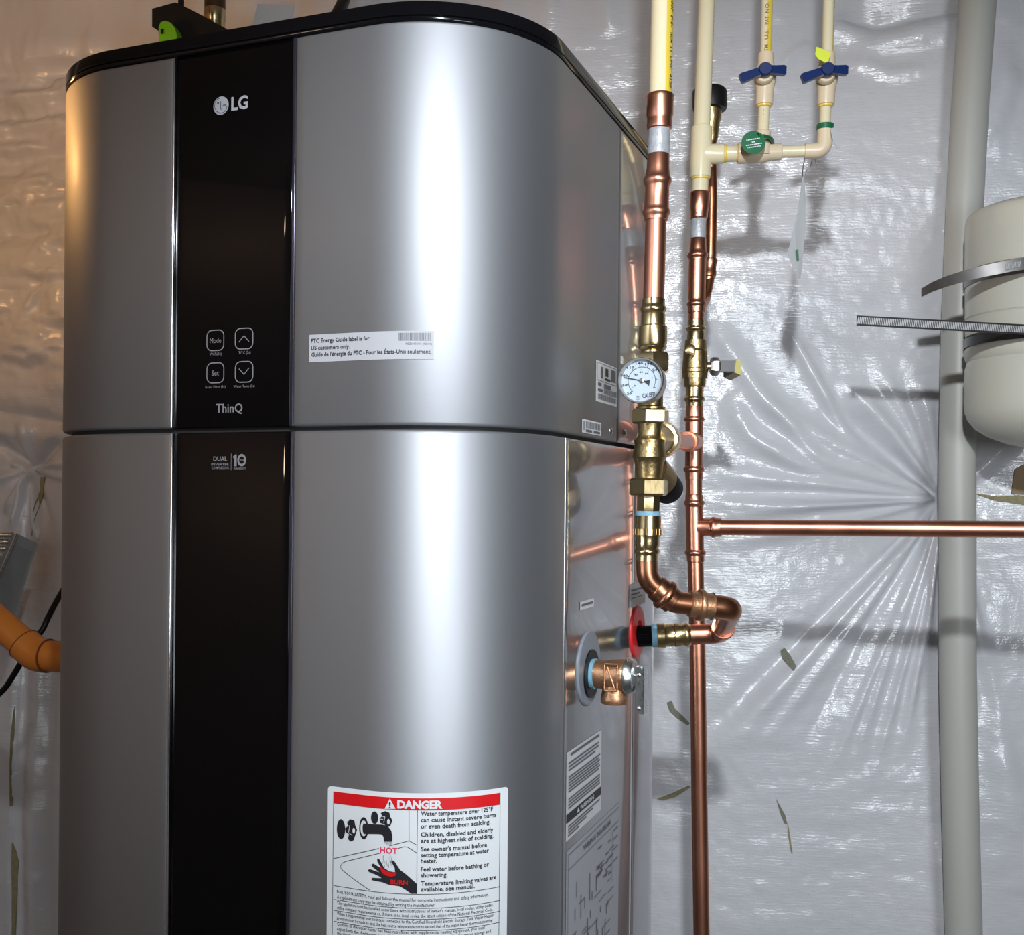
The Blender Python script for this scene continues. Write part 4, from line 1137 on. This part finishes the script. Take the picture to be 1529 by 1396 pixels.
# ------------------------------------------------------------------ cream plastic branch
pbr = thing('plastic_branch', 'thin cream plastic branch with tee and elbow above the copper', 'pipe', P(1140, 228, YR))
kk = lambda px: (px - 1047.5) / (1232 - 1047.5) * lT
build('plastic_pipe', MB().lathe(tc0, dT, [(kk(1078), .0112), (kk(1106), .0112)], 30), CPVC, pbr)
build('glue_ring', MB().lathe(tc0, dT, [(kk(1080), .0113), (kk(1081), .0122), (kk(1085), .0120), (kk(1086), .0113)], 30), GLUE, pbr)
build('glue_ring', MB().lathe(tc0, dT, [(kk(1100), .0113), (kk(1102), .0124), (kk(1104), .0130)], 30), GLUE, pbr)
build('reducing_tee', MB().lathe(tc0, dT, [(kk(1102), .012), (kk(1103), .0140), (kk(1106), .0144), (kk(1138), .0144), (kk(1146), .0128), (kk(1150), .0115), (kk(1166), .0112), (kk(1168), .0105), (kk(1168.5), .009)], 36), CPVCF, pbr)
YV1, YV2 = 1.482, 1.475
AX1 = [(-60, 1146.5), (0, 1145.3), (80, 1143.5), (120, 1142.5), (205, 1139), (230, 1138)]
AX2 = [(-60, 1238.5), (0, 1237.5), (80, 1235.5), (120, 1234.5), (190, 1231.5), (225, 1230.5)]
build('tee_neck', column(AX1, YV1, [(196, 20), (197, 22.5), (200, 23), (218, 24), (232, 24)], 30), CPVCF, pbr)
build('plastic_pipe', column(AX1, YV1, [(154, 16.8), (200, 16.8)], 26), CPVC, pbr)
tx = MB()
for y in (166, 172, 178, 184, 190):
    pipe_text(tx, '-', AX1, YV1, 16.8, y, y + 3, math.radians(-112), math.radians(24), True)
build('faint_print', tx, INKB, pbr, smooth=False)
build('plastic_pipe', MB().lathe(tc0, dT, [(kk(1164), .0080), (kk(1206), .0080)], 26), CPVC, pbr)
ec = tc0 + dT * kk(1231)
ev = P(1232, 194, YV2)
build('elbow', MB().tube(fillet([tc0 + dT * kk(1202), ec, ev], [.014], 10), .0103, 30), CPVCF, pbr)
build('plastic_pipe', column(AX2, YV2, [(154, 16.8), (200, 16.8)], 26), CPVC, pbr)
pu = build('plastic_pipe', column(AX1, YV1, [(-300, 16.6), (-60, 16.6), (0, 16.6), (84, 16.6)], 26), CPVC, pbr)
st = MB(); st.patch([[cyl(AX1, YV1, 16.6, y, a, .0002) for a in np.linspace(math.radians(-98), math.radians(-30), 10)] for y in (-100, 0, 80)])
build('printed_stripe', st, YELLOW, pu, smooth=False)
tx = MB()
for s, y0, y1 in (('NO. 5', 0, 23), ('PAT', 28, 40), ('U.S.', 48, 62), ('ASTM', 70, 88)):
    pipe_text(tx, s, AX1, YV1, 16.6, y0, y1, math.radians(-82), math.radians(34), False, 0.015)
build('lettering', tx, INKB, pu, smooth=False)
pu = build('plastic_pipe', column(AX2, YV2, [(-300, 16.6), (-60, 16.6), (0, 16.6), (84, 16.6)], 26), CPVC, pbr)
st = MB(); st.patch([[cyl(AX2, YV2, 16.6, y, a, .0002) for a in np.linspace(math.radians(-46), math.radians(-8), 8)] for y in (-100, 0, 80)])
build('printed_stripe', st, YELLOW, pu, smooth=False)
tx = MB(); pipe_text(tx, 'CA', AX2, YV2, 16.6, 3, 15, math.radians(-42), math.radians(26), True)
build('lettering', tx, INK, pu, smooth=False)

# plastic valves
def plastic_valve(axis, Y, label):
    cx = lerp(axis, 112)
    t = thing('plastic_ball_valve', label, 'valve', P(cx, 112, Y), 'blue-handled plastic valves')
    build('valve_body', column(axis, Y, [(79, 18), (80, 22), (83, 23), (96, 24), (100, 27), (106, 31), (114, 33), (122, 32), (130, 28), (136, 26.5), (154, 26), (157, 25), (158, 18)], 32), CPVCF, t)
    build('glue_ring', column(axis, Y, [(157, 22), (158, 22), (160, 21), (161, 17)], 28), GLUE, t)
    f = P(cx - 2.5, 113, Y - .014)
    build('bonnet', MB().lathe(f, (-.12, -1, -.02), [(0, .0125), (.006, .0125), (.009, .0105)], 28), CPVCF, t)
    hb = f + Vector((-.0014, -.012, .0012))
    m = MB().lathe(hb, (-.12, -1, -.02), [(0, .0088), (.010, .0088), (.012, .0075)], 28)
    for sg, ex in ((-1, 33.5), (1, 34.5)):
        p0 = hb + Vector((0, -.005, 0)); p1 = P(cx - 4 + sg * ex, 112 - sg * 6.2, Y - .030)
        d, l = dirpath(p0, p1); up = Vector((0, 0, 1)); up = (up - d * up.dot(d)).normalized(); dp = d.cross(up)
        q = [p0 + d * l * .15 - dp * .004, p1 - dp * .004]
        m.prism([q[0] + up * .0050, q[0] + up * .0052 + d * l * .3, q[1] + up * .0062 - d * .003, q[1] + up * .005, q[1] - up * .005, q[1] - up * .0062 - d * .003, q[0] - up * .0052 + d * l * .3, q[0] - up * .005], dp * .008)
    build('handle', m, BLUEH, t)
    return t
plastic_valve(AX1, YV1, 'cream plastic valve with blue handle, above the round green tag')
plastic_valve(AX2, YV2, 'cream plastic valve with blue handle, below the neon tape flag')

# tags
tg = thing('green_tag', 'round green printed tag tied at the plastic tee', 'tag', P(1125, 213, 1.44))
tcn = P(1125, 213, 1.452); tn = Vector((-.1, -1, .1)).normalized()
disc = build('disc', MB().lathe(tcn, tn, [(0, .0158), (.0008, .0158)], 40), GREEN, tg)
tX = Vector((1, -.1, 0)).normalized(); tU = tX.cross(tn); tU = tU if tU.z > 0 else -tU
rot = math.radians(188)
tmap = lambda u, v: tcn + tn * .0012 + tX * (u * math.cos(rot) - v * math.sin(rot)) + tU * (u * math.sin(rot) + v * math.cos(rot))
tx = MB()
for a, y in ((.0085, .0055), (.0105, .0022), (.0022, -.0012), (.0088, -.005)):
    u = -a
    while u < a:                                   # print too small to read: broken white dashes
        k = min(random.uniform(.0010, .0026), a - u)
        tx.poly([tmap(u, y), tmap(u + k, y), tmap(u + k, y + .0014), tmap(u, y + .0014)]); u += k + .0006
build('print', tx, LABELW, disc, smooth=False)
hole = MB().lathe(tcn + tU * .011 + tX * .006 + tn * .0009, tn, [(0, .0016), (.0003, .0016)], 12); build('hole', hole, BLKMATTE, disc)
tiepts = [P(1132, 203, 1.452), P(1142, 203, 1.455), P(1151, 206, 1.462), P(1154, 212, 1.475), P(1152, 216, 1.49)]
build('tie', MB().tube(fillet(tiepts, .006, 4), .0024, 10), GREEN, tg)
tg = thing('green_band', 'green tie band around the plastic elbow with pale tag edge-on', 'tag', P(1232, 190, YV2))
build('band', column([(180, 1232.4), (200, 1231.8)], YV2, [(185.5, 23), (186, 25), (193, 25), (193.5, 23)], 32), GREEN, tg)
tq = [P(1240, 192, 1.462), P(1245, 190, 1.47), P(1255, 212, 1.475), P(1255, 221, 1.475), P(1250, 222, 1.468), P(1243, 206, 1.46)]
build('paper_tag', MB().prism(tq, Vector((0, .001, 0))), WHITEP, tg)
nf = [P(1219.5, 69.5, 1.452), P(1227, 72.5, 1.446), P(1241, 79, 1.450), P(1236, 95, 1.450), P(1222, 88, 1.446), P(1217, 81, 1.452)]
build('tape_flag', MB().prism(nf, Vector((0.0, .0012, 0))), NEON, label='neon yellow tape flag stuck on plastic pipe', cat='tape')
# hanging film strip under the elbow and its wires
fs = [P(1198, 262, 1.50), P(1199, 268, 1.50), P(1201, 300, 1.505), P(1201, 340, 1.51), P(1196, 395, 1.50), P(1193, 417, 1.495), P(1188, 402, 1.50), P(1178, 386, 1.505), P(1176, 378, 1.505), P(1184, 345, 1.51), P(1192, 310, 1.505), P(1196, 280, 1.50)]
hs_ = thing('hanging_strip', 'limp grey plastic strip hanging by wire under the plastic elbow', 'strip', P(1190, 420, 1.50))
build('strip', MB().prism(fs, Vector((0.002, .0008, 0))), GREYP, hs_)
build('green_mark', MB().prism([P(1189, 373, 1.498), P(1192, 372, 1.498), P(1193, 388, 1.498), P(1190, 389, 1.498)], Vector((0, .0004, 0))), GREEN, hs_)
build('wire', MB().tube(fillet([P(1198, 264, 1.50), P(1199, 248, 1.49), P(1202, 236, 1.475)], .01, 4), .0007, 6), STEEL, hs_)
build('wire', MB().tube(fillet([P(1203, 262, 1.50), P(1204, 254, 1.49), P(1210, 249, 1.485), P(1213, 238, 1.475)], .005, 4), .0006, 6), STEEL, hs_)
build('wire', MB().tube([P(1217, 238, 1.475), P(1219, 250, 1.48), P(1223, 241, 1.475)], .0005, 6), STEEL, hs_)

# capped copper stub behind the riser
YK = 1.60
AXK = [(120, 1060), (300, 1062.5), (380, 1061), (440, 1056)]
ck = thing('capped_copper_stub', 'thin copper pipe with black knob cap behind the cold riser', 'pipe', P(1062, 300, YK))
build('cap', column([(120, 1059.5), (170, 1059.5)], YK, [(133, 44), (136, 50), (139, 52), (160, 52), (164, 49), (165, 40)], 36), BLKMATTE, ck, label='black round cap')
build('brass_fitting', column(AXK, YK, [(163, 34), (178, 32), (182, 28), (190, 26), (200, 23), (206, 22), (212, 18)], 32), BRASSD, ck)
build('copper_pipe', column(AXK, YK, [(205, 17), (300, 17), (380, 17), (400, 17)], 24), COPPERD, ck)
build('pipe_strap', column(AXK, YK, [(386, 17), (387, 21), (392, 22), (395, 20), (404, 20), (406, 22), (412, 22), (414, 18), (432, 15), (440, 11)], 24), COPPERD, ck)
build('tail_bend', MB().tube(fillet([P(1060, 410, YK), P(1055, 446, YK - .01), P(1041, 470, YR + .012)], .02, 6), .0065, 16), COPPERD, ck)

# ------------------------------------------------------------------ white drain pipe
AXP = [(-200, 1474), (0, 1460), (150, 1449), (300, 1441), (500, 1433), (700, 1429.5), (1000, 1430), (1200, 1434), (1396, 1439), (1750, 1448)]
YPV = 1.87
prof = [(y, 53) for y in (-300, -200, 0, 75, 150, 220, 300, 400, 500, 600, 700, 850, 1000, 1100, 1200, 1300, 1396, 1600, 1750, 1800)]
AXP = [(-400, 1490)] + AXP + [(1900, 1450)]
build('drain_pipe', column(AXP, YPV, prof, 40), PVC, label='wide white plastic drain pipe standing against the film wall', cat='pipe')

# ------------------------------------------------------------------ white canister with clamps
YC = 1.70
cx_ = 1562
cn = thing('canister', 'off-white round plastic canister at the right edge of the frame', 'canister', P(cx_, 690, YC))
AXC = [(0, cx_), (1000, cx_)]
build('upper_housing', column(AXC, YC, [(312, 190), (315, 205), (318, 216), (322, 222), (330, 225), (396, 226), (403, 225), (406, 214), (410, 216), (416, 222), (424, 225), (473, 225), (474.5, 222), (476, 225), (494, 225), (500, 222), (503, 210)], 72), TANK, cn)
build('neck', column(AXC, YC, [(498, 140), (524, 140)], 48), BROWN, cn, label='brown neck in the gap')
build('lower_housing', column(AXC, YC, [(512, 205), (515, 220), (519, 226), (528, 227), (536, 223), (539, 219), (542, 221), (550, 226), (600, 228), (614, 226), (626, 218), (640, 196), (652, 160), (662, 110), (668, 60), (670, 10)], 72), TANK, cn)
CC = P(cx_, 450, YC); CRr = 113.5 / F * YC
def band(path, hw, th, name, m, parent):
    """upright strip along a path; hw: half heights"""
    mb = MB(); n = len(path); vs = []
    for i, p in enumerate(path):
        t = (path[min(n - 1, i + 1)] - path[max(0, i - 1)]); t.z = 0; t.normalize()
        nn = Vector((-t.y, t.x, 0)); h_ = Vector((0, 0, hw[i] if isinstance(hw, list) else hw))
        vs += [p + h_ + nn * th, p - h_ + nn * th, p - h_ - nn * th, p + h_ - nn * th]
    fs = []
    for i in range(n - 1):
        for k in range(4):
            fs.append((i * 4 + k, i * 4 + (k + 1) % 4, (i + 1) * 4 + (k + 1) % 4, (i + 1) * 4 + k))
    fs += [(0, 1, 2, 3), tuple((n - 1) * 4 + k for k in range(4))]
    return build(name, mb.add(vs, fs), m, parent)
def around(zz, a0, a1, n=40, r=CRr):
    return [Vector((CC.x + r * math.cos(a), CC.y + r * math.sin(a), zz)) for a in np.linspace(a0, a1, n)]
# curved tail
c1 = thing('hose_clamp', 'steel clamp band on canister, curved tail, upper one', 'clamp', P(1529, 392, 1.65), 'clamps on the canister')
zz = P(1529, 399, 1.53).z
tail = [P(1376, 437, 1.672), P(1392, 428.5, 1.650), P(1412, 420.5, 1.630), P(1440, 412, 1.611), P(1475, 403.5, 1.594), P(1510, 396.5, 1.584), P(1535, 392.5, 1.582)]
zc1 = tail[-1].z
loop = around(zc1, -math.pi / 2 + .08, 1.5 * math.pi - .35, 60)
hwid = [.0064, .0073, .0079, .0082, .0084, .0086, .0088] + [.0088] * len(loop)
band(tail + loop, hwid, .0005, 'band', BANDST, c1)
sl = MB()
for i in range(10):
    p = P(1503 + i * 2.2, 398 - i * .45, 1.5815)
    sl.box(p, EX * .0006, EY * .0003, Vector((.0006, 0, .0042)))
build('worm_slots', sl, SLOT, c1, kind='stuff')
# straight slotted tail
c2 = thing('hose_clamp', 'dark slotted clamp band on canister, long straight tail, lower one', 'clamp', P(1529, 490, 1.64), 'clamps on the canister')
q0 = P(1279, 478.5, 1.576); q1 = P(1552, 493, 1.582)
loop = around(q1.z, -math.pi / 2 + .02, 1.5 * math.pi - .3, 60)
q1b = Vector((q1.x, loop[0].y, q1.z))
band(between(q0, q1b, 6) + loop, .0072, .0005, 'band', STEELDK, c2)
sl = MB(); dq, lq = dirpath(q0, q1b); N1 = 104
for i in range(N1):
    p = q0 + dq * (lq * (i + .8) / N1) + Vector((0, -.0009, 0))
    sl.box(p, dq * .00070, EY * .0003, Vector((.0007, 0, .0047)))
build('worm_slots', sl, SLOT, c2, kind='stuff')

# ------------------------------------------------------------------ left of the heater
op = thing('orange_pipe', 'orange plastic pipe with elbow entering behind the heater', 'pipe', P(30, 950, 1.45))
a0, a1, a2 = P(-60, 878, 1.50), P(55, 978, 1.46), P(224, 990, 1.41)
build('pipe', MB().tube([a0, a0 + (a1 - a0) * .55, a0 + (a1 - a0) * .86], .0195, 28), ORANGE, op)
f = fillet([a0 + (a1 - a0) * .84, a1, a1 + (a2 - a1) * .10], [.026], 8)
build('elbow', MB().tube(f, .0222, 28), ORANGE, op)
dd, _ = dirpath(a0, a1)
build('joint_ring', MB().lathe(a0 + (a1 - a0) * .84, dd, [(-.0006, .0195), (-.0006, .0227), (.0008, .0227)], 28), ORANGED, op)
dd2, _ = dirpath(a1, a2)
build('joint_ring', MB().lathe(a1 + (a2 - a1) * .10, dd2, [(-.0006, .0205), (-.0006, .0226), (.0012, .0226)], 28), ORANGED, op)
build('pipe', MB().tube([a1 + (a2 - a1) * .09, a1 + (a2 - a1) * .5, a2], .0205, 28), ORANGE, op)

cord = [P(150, 790, 1.66), P(105, 862, 1.62), P(82, 902, 1.58), P(70, 925, 1.56), P(64, 940, 1.555), P(50, 955, 1.55), P(30, 992, 1.55), P(8, 1028, 1.555), P(-14, 1047, 1.56), P(-60, 1060, 1.56)]
build('black_cord', MB().tube(fillet(cord, .012, 4), .0042, 12), BLKMATTE, label='black power cord passing behind the orange pipe', cat='cord')

ch = thing('metal_channel', 'grey sheet metal channel leaning on the film wall, bright edge', 'channel', P(10, 950, 1.80))
fp = [P(25, 797, 1.80), P(57, 811, 1.83), P(40, 870, 1.83), P(18, 940, 1.83), P(-60, 965, 1.83), P(-60, 985, 1.80), P(-30, 930, 1.80)]
build('side_sheet', MB().prism([P(25, 797, 1.80), P(57, 811, 1.86), P(28, 900, 1.86), P(16, 948, 1.86), P(-70, 990, 1.80)], Vector((-.004, -.006, 0))), GALV, ch)
build('bright_edge', MB().tube([P(25.5, 797, 1.79), P(-60, 990, 1.79)], .0026, 10), BRIGHT, ch)
rb_ = MB()
for i in range(9):
    a = P(19 - i * 4.6, 799 + i * 10, 1.80); rb_.tube([a, a + Vector((-.055, .0, -.002))], .0052, 10)
build('ribbed_liner', rb_, CHROME, ch)

# ------------------------------------------------------------------ things on the wall above the heater
YT = 1.78
va = thing('valve_actuator', 'black motor box with lime green knob above the heater', 'valve', P(290, 60, YT))
build('housing', MB().prism([P(227, 13, YT), P(262, 3.5, YT), P(268, 6, YT), P(300, 22, YT), P(340, 44, YT), P(348, 90, YT), P(240, 90, YT), P(236.5, 46, YT), P(227, 40, YT)][::-1], Vector((.02, .06, 0))), BLKMATTE, va)
build('knob', MB().prism([P(237, 40, YT - .02), P(240, 33, YT - .02), P(247, 31, YT - .02), P(255, 34, YT - .02), P(261, 42, YT - .02), P(264, 52, YT - .02), P(264, 95, YT - .02), P(237, 95, YT - .02)], Vector((.004, .022, 0))), LIME, va, label='lime green knob')
kt = MB()
for (xx, yy) in ((242, 47),):
    kt.box(P(xx, yy, YT - .021), EX * .0022, EY * .0004, Vector((0, 0, .004)))
build('knob_mark', kt, BLKMATTE, va)
build('mast', MB().tube([P(270, 8, YT + .02), P(272, -60, YT + .02)], .0045, 12), BLKMATTE, va)
bf = thing('brass_fitting', 'dull brass fitting on a dark pipe above the heater cap', 'fitting', P(321, 40, 1.84))
build('dark_pipe', MB().tube([P(321, 16, 1.86), P(321, -90, 1.86)], .0175, 24), mat('dark_bronze_pipe', (.10, .06, .03), .4, .6), bf)
build('brass_collar', column([(0, 320.5), (100, 320.5)], 1.86, [(14, 26), (15, 32), (30, 32), (32, 30), (60, 30)], 24), BRASS, bf)
s_, z_ = wallhit(408, 20)
pg = [P(384, 6, 1.93), P(440, 8, 1.93), P(436, 40, 1.93), P(373, 60, 1.93)]
build('paper_sheet', MB().prism(pg, Vector((0, .002, 0))), WHITEP, label='pale grey sheet hanging on the film wall above the heater cap', cat='sheet')
build('black_cable', MB().tube(fillet([P(522, -90, 1.80), P(515, 0, 1.72), P(499, 30, 1.66), P(488, 80, 1.62)], .03, 5), .0095, 14), BLKMATTE, label='thick black cable dropping behind the heater cap', cat='cable')
